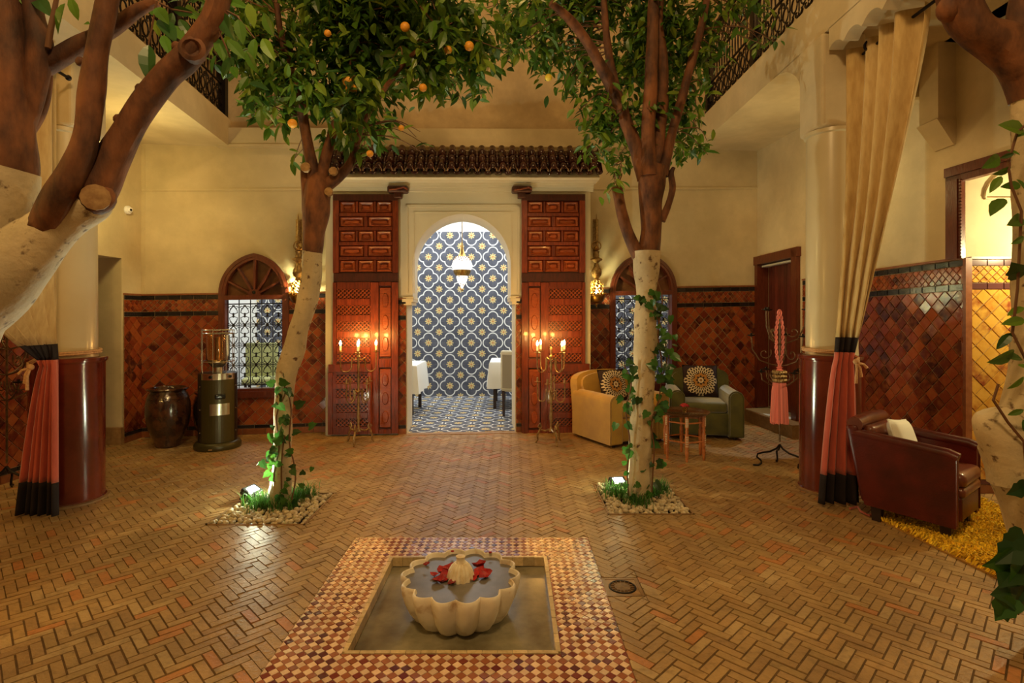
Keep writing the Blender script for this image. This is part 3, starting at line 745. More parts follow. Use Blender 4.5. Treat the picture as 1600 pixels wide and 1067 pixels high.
# ================================================ WINDOWS
def window(n, g, label, nb):
    e = tag(empty('window_%d' % n, BW.w(g['uc'], 0, g['zb'])), label, 'window', 'arched windows with iron grilles', 'structure')
    B = lambda mb, nm, m, par=None, **k: (lambda o: tag(o, **k))(BW.mb(mb).build(nm, m, par or e, world=par is None))
    uc, a, zb, zs, za, zt = (g[k] for k in ('uc', 'a', 'zb', 'zs', 'za', 'zt'))
    t = .078; rise = za-zs
    def ring(a0, a1, r0, r1, v0, v1, n_=26):
        m = MB()
        for i in range(n_):
            q = [-math.cos(PI*(i+k)/n_) for k in (0, 1)]
            o = [(uc+a0*x, zs+bow(a0*x, a0, r0)) for x in q]; p = [(uc+a1*x, zs+bow(a1*x, a1, r1)) for x in q]
            m.hexa([(o[0][0], v1, o[0][1]), (o[1][0], v1, o[1][1]), (o[1][0], v0, o[1][1]), (o[0][0], v0, o[0][1])],
                   [(p[0][0], v1, p[0][1]), (p[1][0], v1, p[1][1]), (p[1][0], v0, p[1][1]), (p[0][0], v0, p[0][1])])
        return m
    B(ring(a, a-t, rise, rise-t, -.1, .045), 'arch_frame', 'frame_wood')
    B(ring(a-.03, a-.045, rise-.03, rise-.045, .045, .055), 'arch_bead', 'frame_wood')
    for s in (-1, 1):
        x0, x1 = sorted((uc+s*a, uc+s*(a-t))); B(MB().box((x0, -.1, zb), (x1, .045, zs)), 'jamb', 'frame_wood')
    B(MB().box((uc-a-.02, -.1, zb-.05), (uc+a+.02, .07, zb+.03)), 'sill', 'frame_wood')
    B(MB().box((uc-a+t, -.1, zb+.03), (uc+a-t, .03, zb+.06)), 'bottom_rail', 'frame_wood')
    B(MB().box((uc-a+t, -.1, zt), (uc+a-t, .05, zt+.055)), 'transom', 'frame_wood')
    ai, ri = a-t+.005, rise-t+.005; hub = .09; zc_ = zt+.05
    edge = lambda th: next(((uc+r*math.cos(th), zc_+r*math.sin(th)) for r in [ai*1.6-k*.004 for k in range(400)]
                            if abs(r*math.cos(th)) <= ai and zc_+r*math.sin(th) <= zs+(bow(r*math.cos(th), ai, ri))), (uc, zc_))
    for k in range(6):
        A = [PI*(k+j/4)/6 for j in range(5)]; m = MB()
        slab_piece(m, [(uc+hub*.7*math.cos(A[4]), zc_+hub*.7*math.sin(A[4])), (uc+hub*.7*math.cos(A[0]), zc_+hub*.7*math.sin(A[0]))]+[edge(min(max(x, .02), PI-.02)) for x in A], -.07, -.05, .006)
        B(m, 'pane', 'lunette')
    for k in range(1, 6):
        th = PI*k/6; x, z = edge(th); dx, dz = math.sin(th)*.016, -math.cos(th)*.016
        bx, bz = uc+hub*.8*math.cos(th), zc_+hub*.8*math.sin(th)
        B(MB().hexa([(bx-dx, -.05, bz-dz), (bx+dx, -.05, bz+dz), (x+dx, -.05, z+dz), (x-dx, -.05, z-dz)], [(bx-dx*.7, .02, bz-dz*.7), (bx+dx*.7, .02, bz+dz*.7), (x+dx*.7, .02, z+dz*.7), (x-dx*.7, .02, z-dz*.7)]), 'rib', 'frame_wood')
    m = MB(); pts = [(uc+hub*math.cos(PI*k/12), zc_+hub*math.sin(PI*k/12)) for k in range(13)]; slab_piece(m, pts, -.05, .035, .012)
    h = B(m, 'hub', 'frame_wood')
    m = MB(); slab_piece(m, [(uc+.025*math.cos(PI*k/5), zc_+.04+.025*math.sin(PI*k/5)) for k in range(10)], .03, .042, .004); B(m, 'rosette', 'black_plastic')
    # grille
    x0, x1, z0, z1 = uc-a+t, uc+a-t, zb+.06, zt; gv = -.06
    gr = MB().box((x0, gv-.006, z0+.03), (x1, gv+.006, z0+.045)).box((x0, gv-.006, z1-.06), (x1, gv+.006, z1-.045)); G_ = B(gr, 'grille', 'window_iron')
    inv = e.matrix_basis.inverted()
    def BS(mb, nm, kind=None):
        o = BW.mb(mb); o.v = [tuple(inv @ Vector(p)) for p in o.v]; return tag(o.build(nm, 'window_iron', G_), kind=kind)
    cw = (x1-x0)/nb; rows = 4; ch = (z1-z0-.105)/rows
    for i in range(nb+1): BS(MB().box((x0+i*cw-.005, gv-.005, z0), (x0+i*cw+.005, gv+.005, z1)), 'bar')
    for j in range(1, rows): BS(MB().box((x0, gv-.005, z0+.0375+j*ch-.005), (x1, gv+.005, z0+.0375+j*ch+.005)), 'crossbar')
    m = MB()
    for i in range(nb):
        for j in range(rows):
            cx, cz = x0+(i+.5)*cw, z0+.0375+(j+.5)*ch
            for sx in (-1, 1):
                for sz in (-1, 1):
                    p = [(cx, cz+sz*ch*.04), (cx+sx*cw*.36, cz+sz*ch*.13), (cx+sx*cw*.30, cz+sz*ch*.26), (cx+sx*cw*.08, cz+sz*ch*.42)]
                    m.tube([(x, gv, z) for x, z in p], .006, 4, cap=False)
                    m.tube([(cx+sx*(cw*.25+cw*.17*math.cos(t*.6)*(1-t/14)), gv, cz+sz*(ch*.37+cw*.17*math.sin(t*.6)*(1-t/14))) for t in range(11)], .0055, 4, cap=False)
            m.box((cx-.009, gv-.006, cz-.03), (cx+.009, gv+.006, cz+.03))
            for sz in (-1, 1): m.box((cx-.016, gv-.006, cz+sz*ch*.46-.012), (cx+.016, gv+.006, cz+sz*ch*.46+.012))
    BS(m, 'scrollwork', 'stuff')
window(1, W1, 'arched window with a wooden fan light, behind the gas heater', 5)
window(2, W2_, 'arched window with a wooden fan light, behind the mustard armchair', 5)

# ================================================ CARVED DOORS folded back against the portal
def door(n, ul, ur, flip, label):
    w_ = ur-ul; U = (lambda s: ur-s*w_) if flip else (lambda s: ul+s*w_)
    Z = lambda y: PW.uz(566 if not flip else 862, y)[1]
    e = tag(empty('door_%d' % n, PW.w(U(.5), 0, 0)), label, 'door', 'carved portal doors', 'structure')
    def B(mb, nm, m): return PW.mb(mb).build(nm, m, e, world=True)
    def bx(s0, s1, y0, y1, v0, v1, nm, m='door_wood', ins=.006):
        a, b = sorted((U(s0), U(s1))); z0, z1 = sorted((Z(y0), Z(y1))); k = MB(); slab_piece(k, [(a, z0), (b, z0), (b, z1), (a, z1)], v0, v1, ins); return B(k, nm, m)
    bx(0, 1, 306, 677, .0, .03, 'board', 'door_wood_dark')
    for s0, s1 in ((0, .09), (.915, 1)): bx(s0, s1, 314, 427, .03, .065, 'stile')
    bx(-.005, 1.005, 305, 315, .03, .07, 'rail', 'door_wood_dark')
    rows = [(315.5, 334), (339, 356), (361, 379), (384, 402), (406.5, 425)]
    def panel(s0, s1, y0, y1):
        a, b = sorted((U(s0), U(s1))); z0, z1 = sorted((Z(y0), Z(y1))); k = MB(); cx, cz = (a+b)/2, (z0+z1)/2; W, Hh = (b-a)/2, (z1-z0)/2
        def ringp(f0, f1, v0, v1):
            q0 = [(cx+W*x*1, cz+Hh*y) for x, y in ((-f0[0], -f0[1]), (f0[0], -f0[1]), (f0[0], f0[1]), (-f0[0], f0[1]))]
            q1 = [(cx+W*x, cz+Hh*y) for x, y in ((-f1[0], -f1[1]), (f1[0], -f1[1]), (f1[0], f1[1]), (-f1[0], f1[1]))]
            for i in range(4):
                j = (i+1) % 4; k.add([(q0[i][0], v0, q0[i][1]), (q0[j][0], v0, q0[j][1]), (q1[j][0], v1, q1[j][1]), (q1[i][0], v1, q1[i][1])], [(0, 1, 2, 3)])
        i1 = (1-.018/W, 1-.018/Hh); i2 = (1-.045/W, 1-.045/Hh); i3 = (1-.055/W, 1-.055/Hh)
        ringp((1, 1), i1, .03, .055); ringp(i1, i2, .055, .034); ringp(i2, i3, .034, .05)
        pts = []
        for i in range(12):
            t = 2*PI*i/12; pts.append((cx+W*i3[0]*math.copysign(abs(math.cos(t))**.6, math.cos(t)), cz+Hh*i3[1]*math.copysign(abs(math.sin(t))**.6, math.sin(t))))
        slab_piece(k, pts, .046, .058, .008)
        return B(k, 'panel', 'panel_wood')
    for r, (y0, y1) in enumerate(rows):
        cols = [(.10, .35), (.38, .63), (.66, .905)] if r % 2 == 0 else [(.10, .475), (.53, .905)]
        for s0, s1 in cols: panel(s0, s1, y0, y1)
        for (a, b) in zip(cols[:-1], cols[1:]): bx(a[1], b[0], y0, y1, .03, .062, 'muntin')
    for (a, b) in zip(rows[:-1], rows[1:]): bx(.09, .915, a[1], b[0], .03, .062, 'rail')
    bx(0, 1, 427, 441, .03, .05, 'lock_rail', 'door_wood_dark')
    # lower half: lattice column and a carved upright panel
    for s0, s1 in ((0, .05), (.575, .70), (.90, 1)): bx(s0, s1, 441, 677, .03, .065, 'stile')
    bx(.70, .90, 441, 447, .03, .062, 'rail'); bx(.70, .90, 560, 574, .03, .062, 'rail'); bx(.70, .90, 670, 677, .03, .062, 'rail')
    for y0, y1 in ((447, 560), (574, 670)):
        bx(.715, .885, y0+2, y1-2, .03, .05, 'panel', 'panel_wood', .012)
        for c in (.2, .5, .8):
            yc = y0+(y1-y0)*c; k = MB(); hw, hz = .055*w_, .105*abs(Z(y1)-Z(y0)); cu, cz = U(.80), Z(yc)
            slab_piece(k, [(cu+hw*math.cos(t*PI/8), cz+hz*math.sin(t*PI/8)) for t in range(16)], .048, .062, .012); B(k, 'cartouche', 'panel_wood')
    def lattice(s0, s1, y0, y1, v=.034):
        a, b = sorted((U(s0), U(s1))); z0, z1 = sorted((Z(y0), Z(y1))); k = MB(); st = .05; h = z1-z0
        for d in (1, -1):
            x = a-h
            while x < b+h:
                p = [(x-.007, z0), (x+.007, z0), (x+.0075+d*h, z1), (x-.0075+d*h, z1)]
                q = clip(p, a, b, z0, z1)
                if len(q) > 2: slab_piece(k, q, v+(.004 if d > 0 else 0), v+.013+(.004 if d > 0 else 0), .002)
                x += st
        B(k, 'lattice', 'panel_wood')
    L0 = [(452, 467), (477, 492), (502, 517), (527, 542), (552, 565)]
    prev = 441
    for y0, y1 in L0: bx(.05, .575, prev, y0, .03, .06, 'rail'); lattice(.05, .575, y0, y1); prev = y1
    # wicket standing a little proud
    bx(-.07, .60, 568, 580, .03, .085, 'wicket_rail'); bx(-.07, 0.0, 580, 677, .0, .085, 'wicket_stile'); bx(.54, .60, 580, 677, .03, .085, 'wicket_stile')
    prev = 580
    for y0, y1 in ((584, 598), (606, 620), (629, 643), (652, 665)):
        bx(0, .54, prev, y0, .03, .07, 'rail'); lattice(0, .54, y0, y1, .04); prev = y1
    bx(0, .54, prev, 677, .03, .07, 'rail')
    # turned lug that holds the pivot
    s = 1.0; u = U(s); k = MB(); z = PW.uz(720, 299)[1]
    k.rbox((u-.13, -.02, z-.035), (u+.13, .13, z+.05), .025); B(k, 'pivot_lug', 'door_wood_dark')
    k = MB(); k.tube([(u-.10, .14, z-.01), (u-.02, .15, z-.005), (u+.08, .15, z+.02), (u+.125, .12, z)], .012, 6); B(k, 'lug_moulding', 'door_wood')
    k = MB(); k.rbox((u-.05, -.02, z-.1), (u+.05, .09, z-.03), .015); B(k, 'pivot_socket', 'door_wood_dark')
door(1, PW.uz(522, 500)[0], PW.uz(623, 500)[0], False, 'carved dark red door leaf folded back beside the arch, heater side')
door(2, PW.uz(814.5, 500)[0], PW.uz(913, 500)[0], True, 'carved dark red door leaf folded back beside the arch, armchair side')

# ================================================ TILED CANOPY
can = tag(empty('tiled_canopy', PW.w(PW.L/2, 0, 3.4)), 'small canopy of dark glazed barrel tiles over the portal', 'canopy')
zE = 3.25; zT = 3.60; vE = .30
m = MB().hexa([(0, .0, zE-.05), (PW.L+.06, .0, zE-.05), (PW.L+.06, vE-.06, zE-.05), (0, vE-.06, zE-.05)], [(0, 0, zT-.06), (PW.L+.06, 0, zT-.06), (PW.L+.06, vE-.03, zE-.03), (0, vE-.03, zE-.03)])
PW.mb(m).build('deck', 'portal_plaster', can, world=True)
sl = math.hypot(zT-zE, vE); tl_ = sl/3+.035
def half_tile(r0, r1, L, up):
    m = MB(); n = 8; vs = []
    for y, r in ((0, r0), (L, r1)):
        for th in (0, .012):
            for k in range(n+1):
                a = PI*k/n; vs.append(((r-th)*math.cos(a), y, up*(r-th)*math.sin(a)))
    N_ = n+1; fs = []
    for k in range(n):
        fs += [(k, k+1, 2*N_+k+1, 2*N_+k), (N_+k, 3*N_+k, 3*N_+k+1, N_+k+1), (k, N_+k, N_+k+1, k+1), (2*N_+k, 2*N_+k+1, 3*N_+k+1, 3*N_+k)]
    return m.add(vs, fs).mesh('roof_tile', 'roof_tile', True)
cap_t, pan_t = half_tile(.052, .042, tl_, 1), half_tile(.045, .052, tl_, -1)
nt_ = 27; sp = (PW.L+.05)/nt_; pit = math.atan2(zT-zE, vE); inv_ = can.matrix_basis.inverted()
for i in range(nt_):
    m = MB(); m.tube([PW.w((i+.5)*sp+.05*math.cos(PI*q/8), vE+.012, zE+.04+.052*math.sin(PI*q/8)) for q in range(9)], .0075, 5); m.build('eave_edge', 'step_tile', can, True, world=True)
for i in range(nt_):
    for k in range(3):
        f = k/3.0
        for me, du, dz in ((cap_t, 0, .042), (pan_t, .5, .035)):
            u = (i+.5+du)*sp
            if u > PW.L+.05: continue
            p = PW.w(u, vE*(1-f), zE+(zT-zE)*f+dz)
            o = link('roof_tile', me, can, can.matrix_basis.inverted() @ p, (pit+R.gauss(0, .02)+.05, 0, PW.ang+R.gauss(0, .03)))

# ================================================ BRASS WALL LANTERNS
def lantern(px, D, label):
    k = D/F; c = P(px, 446, D)
    e = tag(empty('wall_lantern', c), label, 'lantern', 'brass wall lanterns')
    z = lambda y: (446-y)*k
    L = lambda prof, nm, m='old_brass', seg=16, par=e: MB().lathe([(max(r*k, .0004), z(y)) for r, y in prof], seg).build(nm, m, par, True)
    MB().box((-.045, .03, z(402)), (.03, .055, z(342))).box((-.012, .03, z(470)), (.012, .05, z(402))).build('wall_plate', 'old_brass', e)
    MB().tube([(0, 0, z(388)), (0, .04, z(392))], .008, 6).tube([(0, 0, z(430)), (0, .05, z(430))], .008, 6).build('bracket', 'old_brass', e)
    L([(.3, 334), (1.2, 342), (2.6, 350), (1.6, 360), (2.6, 364), (1.6, 369), (2.4, 374), (1, 378)][::-1], 'finial')
    m = MB()
    for a in (0, PI/2): m.tube([(7*k*math.cos(t*PI/12)*math.cos(a), 7*k*math.cos(t*PI/12)*math.sin(a), z(384)+7*k*math.sin(t*PI/12)) for t in range(25)], 1.1*k, 5, cap=False)
    m.build('ring', 'old_brass', e, True); MB().ball((0, 0, z(388)), 4*k).build('bead', 'brass', e, True)
    L([(1, 391), (5, 393), (3.8, 395), (4.2, 402), (9, 404.5), (9.4, 406), (5, 409), (3, 411), (4, 414), (4.5, 417), (7.6, 421), (8.4, 426), (7, 431), (3.5, 434.5), (5, 436.5), (4, 438)][::-1], 'stem', seg=20)
    # pierced bulb
    m = MB(); n, rg = 18, 8
    for i in range(rg):
        for j in range(n):
            if (i+j) % 2 and 0 < i < rg-1: continue
            q = []
            for (a, b) in ((i, j), (i, j+1), (i+1, j+1), (i+1, j)):
                t = PI*(a/rg*.86+.07); ph = 2*PI*(b+.5*a)/n; q.append((11.5*k*math.sin(t)*math.cos(ph), 11.5*k*math.sin(t)*math.sin(ph), z(449)+12.5*k*math.cos(t)))
            m.add(q, [(0, 1, 2, 3)])
    m.build('pierced_bulb', 'brass', e)
    MB().ball((0, 0, z(456)), 3.0*k).build('bulb', 'bulb', e, True)
    d = L([(6, 461.5), (13.5, 461), (13.8, 463), (11, 470), (8, 473), (2.5, 474), (1, 478), (.3, 480)][::-1], 'dish', 'brass', 24)
    for j in range(16):
        a = 2*PI*j/16; m = MB(); m.ball((13.5*k*math.cos(a), 13.5*k*math.sin(a), z(459.5)), 2.3*k, 7, 5); m.build('scallop', 'brass', d, True)
    l = lamp('lantern_lamp', 'POINT', c+Vector((0, 0, z(450))), 20, (.98, .96, .48), .012); return e
lantern(932, 7.42, 'brass wall lantern with a pierced glowing bulb beside the mustard armchair side door')
lantern(466, 7.06, 'brass wall lantern half hidden behind the leaning tree trunk')

# ================================================ CANDELABRA
def candelabrum(p, rz, label, lit):
    e = tag(empty('candelabrum', p, rz), label, 'candelabrum', 'tall brass candelabra')
    st = [(.004, .14), (.03, .15), (.018, .18), (.012, .22), (.022, .30), (.016, .42), (.011, .47), (.02, .49), (.014, .51), (.012, .60), (.022, .62), (.011, .65), (.018, .72), (.012, .8), (.01, .9), (.02, .92), (.012, .95), (.013, 1.02), (.024, 1.04), (.01, 1.06), (.012, 1.10), (.02, 1.13), (.006, 1.16)]
    MB().lathe(st, 12).build('stem', 'old_brass', e, True)
    for j in range(3):
        a = 2*PI*j/3+.5; c, s = math.cos(a), math.sin(a)
        pr = [(.02, .17), (.07, .15), (.12, .16), (.155, .20), (.13, .24), (.115, .20), (.14, .15), (.165, .09), (.16, .04), (.185, .008)]
        MB().tube([(r*c, r*s, z) for r, z in pr], [.012, .012, .011, .010, .009, .010, .013, .013, .011, .011], 6).build('foot', 'old_brass', e, True)
    def tier(z, r, drop, lit_, off, hgt):
        for j in range(4):
            a = PI/2*j+off; c, s = math.cos(a), math.sin(a)
            r0 = r*.38
            pr = [(.01, z), (r0*.6, z+.005), (r0, z+.025), (r0, z-.02), (r0, z-drop*.6)]+[((r0+r)/2-(r-r0)/2*math.cos(t*PI/6), z-drop*.6-(r-r0)*.5*math.sin(t*PI/6)) for t in range(1, 6)]+[(r, z-drop*.5), (r, z+hgt)]
            arm = MB().tube([(q*c, q*s, zz) for q, zz in pr], .0075, 6).build('arm', 'old_brass', e, True)
            T_ = Matrix.Translation((r*c, r*s, z+hgt))
            MB().lathe([(.008, 0), (.034, .006), (.038, .012), (.014, .014), (.014, .03), (.012, .032)], 12, T_).build('drip_pan', 'old_brass', arm, True)
            MB().lathe([(.0125, .03), (.0125, .085 if lit_ else .065), (.003, .09 if lit_ else .067)], 10, T_).build('candle', 'candle' if lit_ else 'old_brass', arm, True)
            if lit_:
                MB().lathe([(.003, .086), (.013, .10), (.0145, .114), (.008, .134), (.0008, .152)], 8, T_).build('flame', 'flame', arm, True)
                lamp('flame_light', 'POINT', Vector(p)+Matrix.Rotation(rz, 3, 'Z') @ Vector((r*c, r*s, z+hgt+.175)), 5.5, (1, .50, .10), .025)
    tier(1.0, .205, .13, True, .25, .085); tier(.62, .165, .12, False, .9, .10)
    return e
candelabrum(G(560, 693), .0, 'tall brass candelabrum with lit candles before the heater side door leaf', 4)
candelabrum(G(861, 693), .35, 'tall brass candelabrum with lit candles next to the mustard armchair', 4)

# ================================================ SEATING
def pillow(name, mname, M, w_, h_, t, parent=None, **k):
    e = tag(empty(name, M.translation), **k); e.matrix_basis = M
    m = MB(); n = 14; vs = []
    for sgn in (-1, 1):
        for i in range(n+1):
            for j in range(n+1):
                x, z = i/n*2-1, j/n*2-1; f = max(0, (1-x**4)*(1-z**4))**.5
                pin = 1-.06*(1-abs(z))*(abs(x) > .99)
                vs.append((x*w_/2*(1-.05*(1-z*z)), sgn*t/2*f, z*h_/2*(1-.05*(1-x*x))))
    N_ = (n+1)**2
    fs = []
    for i in range(n):
        for j in range(n):
            a = i*(n+1)+j; fs += [(a, a+n+1, a+n+2, a+1), (N_+a, N_+a+1, N_+a+n+2, N_+a+n+1)]
    m.add(vs, fs).build('cover', mname, e, True)
    pts = [(-1, -1), (1, -1), (1, 1), (-1, 1)]; q = []
    for a, b in zip(pts, pts[1:]+pts[:1]):
        for i in range(6):
            x, z = a[0]+(b[0]-a[0])*i/6, a[1]+(b[1]-a[1])*i/6; q.append((x*w_/2*(1-.05*(1-z*z)), 0, z*h_/2*(1-.05*(1-x*x))))
    MB().tube(q+[q[0]], .006, 5, cap=False).build('piping', 'curtain_black' if mname == 'suzani' else mname, e, True)
    return e
def club_chair(p, rz, mname, label, W=.88, Dp=.84):
    e = tag(empty('armchair', p, rz), label, 'armchair', 'velvet club armchairs')
    aw = .17; Ha = .60; Hb = .84; y0, y1 = -Dp/2, Dp/2
    MB().rbox((-W/2+aw-.02, y0+.03, .05), (W/2-aw+.02, y1-.08, .33), .025).build('seat_base', mname, e, True)
    def armp(s):
        cx = s*(W/2-aw/2); r = aw/2; poly = [(cx-r, .04), (cx+r, .04)]+[(cx+r*math.cos(PI*k/12), Ha-r+r*math.sin(PI*k/12)) for k in range(13)]
        a = MB().prism(poly, y0, y1-.06).build('arm', mname, e)
        rr = r-.012; poly = [(cx-rr, .055), (cx+rr, .055)]+[(cx+rr*math.cos(PI*k/12), Ha-r+rr*math.sin(PI*k/12)) for k in range(13)]
        MB().prism(poly, y0-.018, y0+.01).build('arm_front', mname, a)
        MB().tube([(x, y0-.004, z) for x, z in [(cx-r, .05)]+[(cx-r*math.cos(PI*k/12), Ha-r+r*math.sin(PI*k/12)) for k in range(13)]+[(cx+r, .05)]], .007, 5).build('welt', mname, a)
    armp(-1); armp(1)
    m = MB(); bw2 = W/2-.03
    top = [(bw2*math.cos(PI*k/16), .66+(Hb-.66)*math.sin(PI*k/16)**.55) for k in range(17)]
    poly = [(-bw2, .05), (bw2, .05)]+top
    M_ = Matrix.Translation((0, y1-.17, .3)) @ Matrix.Rotation(-.14, 4, 'X') @ Matrix.Translation((0, 0, -.3))
    m.prism(poly, 0, .15, M_).build('backrest', mname, e)
    poly = [(-bw2+aw, .32), (bw2-aw, .32)]+[((bw2-.06)*math.cos(PI*k/16), .64+(Hb-.68)*math.sin(PI*k/16)**.55) for k in range(17)]
    MB().prism(poly, -.045, .01, M_).build('back_pad', mname, e)
    MB().rbox((-W/2+aw+.004, y0+.0, .33), (W/2-aw-.004, y1-.2, .46), .045).build('seat_cushion', mname, e, True)
    for sx in (-1, 1):
        for yy in (y0+.06, y1-.14): MB().lathe([(.018, 0), (.026, .055)], 8, Matrix.Translation((sx*(W/2-.09), yy, 0))).build('foot', 'dark_leg', e)
    return e
def on(e, loc, rx=0, rz=0, ry=0):
    return e.matrix_basis @ Matrix.Translation(loc) @ Matrix.Rotation(rz, 4, 'Z') @ Matrix.Rotation(rx, 4, 'X') @ Matrix.Rotation(ry, 4, 'Y')
ch1 = club_chair((1.32, 6.86, 0), math.radians(27), 'mustard_velvet', 'mustard velvet club armchair half behind the straight tree trunk')
ch2 = club_chair((2.46, 7.16, 0), math.radians(-10), 'green_velvet', 'olive green velvet club armchair by the red plank door', .86, .82)
pillow('cushion', 'suzani', on(ch1, (-.03, .06, .655), -.30), .40, .40, .13, label='black cushion with cream rosette embroidery on the mustard armchair', cat='cushion', group='embroidered cushions')
pillow('cushion', 'suzani', on(ch2, (.0, .08, .665), -.28), .44, .42, .13, label='black cushion with cream rosette embroidery on the olive green armchair', cat='cushion', group='embroidered cushions')
# leather armchair on the right: straight sloping arms, rolled back
lc = tag(empty('armchair', (3.03, 4.10, 0), math.radians(38)), 'small dark red leather armchair standing on the yellow rug', 'armchair')
W, Dp = .58, .58; y0, y1 = -Dp/2, Dp/2
for s in (-1, 1):
    x0, x1 = sorted((s*W/2, s*(W/2-.068)))
    a = MB().hexa([(x0, y0, .10), (x1, y0, .10), (x1, y1-.03, .12), (x0, y1-.03, .12)], [(x0, y0, .585), (x1, y0, .585), (x1, y1+.06, .635), (x0, y1+.06, .635)]).build('arm', 'leather', lc)
    MB().tube([(s*(W/2-.037), y0-.004, .57), (s*(W/2-.037), y0+.05, .59), (s*(W/2-.037), y1+.05, .637)], .04, 10).build('arm_roll', 'leather', a, True)
    MB().tube([(s*(W/2-.002), y0-.004, .12), (s*(W/2-.002), y0-.004, .565)], .006, 5).build('welt', 'tan_leather', a, True)
MB().rbox((-W/2+.075, y0-.015, .13), (W/2-.075, y1, .30), .02).build('seat_base', 'leather', lc, True)
MB().rbox((-W/2+.08, y0-.03, .29), (W/2-.08, y1-.08, .36), .025).build('seat_border', 'tan_leather', lc, True)
MB().rbox((-W/2+.08, y0-.035, .355), (W/2-.08, y1-.08, .46), .045, 4).build('seat_cushion', 'tan_leather', lc, True)
M_ = Matrix.Translation((0, y1-.06, .3)) @ Matrix.Rotation(-.20, 4, 'X')
MB().rbox((-W/2+.005, -.0, -.16), (W/2-.005, .09, .42), .03, 3, M_).build('backrest', 'leather', lc, True)
MB().rbox((-W/2+.07, -.085, .0), (W/2-.07, .01, .40), .04, 4, M_).build('back_pad', 'tan_leather', lc, True)
MB().tube([(-W/2+.02, .02, .42), (0, .02, .435), (W/2-.02, .02, .42)], .055, 12, M_).build('top_roll', 'tan_leather', lc, True)
for sx in (-1, 1):
    for yy in (y0+.07, y1-.09): MB().hexa([(sx*.21-.028, yy-.028, .0), (sx*.21+.028, yy-.028, 0), (sx*.21+.028, yy+.028, 0), (sx*.21-.028, yy+.028, 0)], [(sx*.21-.036, yy-.036, .13), (sx*.21+.036, yy-.036, .13), (sx*.21+.036, yy+.036, .13), (sx*.21-.036, yy+.036, .13)]).build('leg', 'dark_leg', lc)
pillow('cushion', 'white_cloth', on(lc, (-.02, .09, .60), -.34, 0, .12), .34, .30, .11, label='plain off-white cushion on the leather armchair', cat='cushion')

# ================================================ TEA TABLE
tt = tag(empty('tea_table', (1.86, 5.95, 0), .15), 'low turned-leg tea table with a dark round tray top before the green armchair', 'table')
MB().lathe([(.0, .482), (.235, .482), (.262, .50), (.268, .50), (.262, .488), (.24, .472), (0, .470)], 32).build('tray_top', 'tray', tt, True)
for j in range(6):
    a = 2*PI*j/6+.2; T_ = Matrix.Translation((.215*math.cos(a), .215*math.sin(a), 0))
    lg = MB().lathe([(.010, 0), (.016, .03), (.013, .05), (.019, .07), (.019, .11), (.014, .13), (.021, .15), (.021, .28), (.013, .30), (.019, .32), (.013, .34), (.021, .36), (.021, .472)], 10, T_).build('leg', 'table_wood', tt, True)
    for z0, z1 in ((.155, .275), (.365, .455)):
        m = MB()
        for k in range(5):
            for q in range(3):
                th = a+(-.5+q*.5); zc2 = z0+(k+.5)*(z1-z0)/5; m.box((-.004, -.0225, -.007), (.004, -.0195, .007), T_ @ Matrix.Translation((0, 0, zc2)) @ Matrix.Rotation(th+PI/2, 4, 'Z'))
        m.build('bone_inlay', 'bone', lg)
    b = 2*PI*(j+1)/6+.2
    for z in (.20, .40): MB().tube([(.215*math.cos(a), .215*math.sin(a), z), (.215*math.cos(b), .215*math.sin(b), z)], .009, 6).build('stretcher', 'table_wood', tt, True)
fl_ = tag(empty('flower_glass', Vector((1.85, 5.90, .484))), 'small glass holding a red flower on the tea table', 'flower glass')
MB().lathe([(.018, 0), (.022, .004), (.026, .055), (.024, .055), (.02, .006), (0, .006)], 14).build('glass', 'glass', fl_, True)
m = MB()
for k in range(22):
    a = k*2.4; r = .008+.034*(k/22)**.6; m.ball((r*math.cos(a), r*math.sin(a), .075+.022*(1-k/22)), (.016, .016, .009), 7, 5)
m.build('blossom', 'petal', fl_, True)
ck = tag(empty('small_bowl', Vector((1.64, 5.93, .501))), 'dark little bowl at the edge of the tea table', 'bowl')
MB().lathe([(.012, 0), (.03, .012), (.036, .03), (.033, .03), (.02, .012), (0, .01)], 14).build('bowl', 'urn_black', ck, True)

# ================================================ JARS, HEATER, CAMERA
def urn(p, s, mname, label):
    o = MB().lathe([(0, 0), (.135, 0), (.145, .02), (.14, .04), (.19, .14), (.235, .28), (.255, .42), (.25, .55), (.225, .66), (.205, .69), (.20, .705), (.225, .715), (.235, .73), (.23, .745), (.205, .745), (.19, .72), (.21, .6), (.22, .4), (.1, .06), (0, .05)], 36)
    o.v = [(x*s, y*s, z*s) for x, y, z in o.v]
    e = tag(empty('glazed_jar', p), label, 'jar', 'tall glazed jars'); o.build('body', mname, e, True)
    m = MB(); 
    for z in (.62, .675): m.tube([(.236*s*math.cos(t*PI/18)*(1.0 if z < .65 else .925), .236*s*math.sin(t*PI/18)*(1.0 if z < .65 else .925), z*s) for t in range(37)], .006, 5, cap=False)
    m.build('shoulder_rib', mname, e, True); return e
urn((-4.03, 6.45, 0), .92, 'urn_glaze', 'brown glazed jar in the corner beside the gas heater')
urn((-3.69, 6.76, 0), .8, 'urn_black', 'black glazed jar between the brown jar and the gas heater')
ht = tag(empty('gas_heater', (-3.42, 6.40, 0), .2), 'olive green cylindrical gas patio heater with a glass top', 'heater')
MB().lathe([(.245, 0), (.25, .012), (.25, .05), (.235, .075), (.215, .085)], 36).build('base', 'heater_paint', ht, True)
MB().lathe([(.205, .08), (.205, .86), (.19, .87)], 36).build('back_shell', 'heater_black', ht, True)
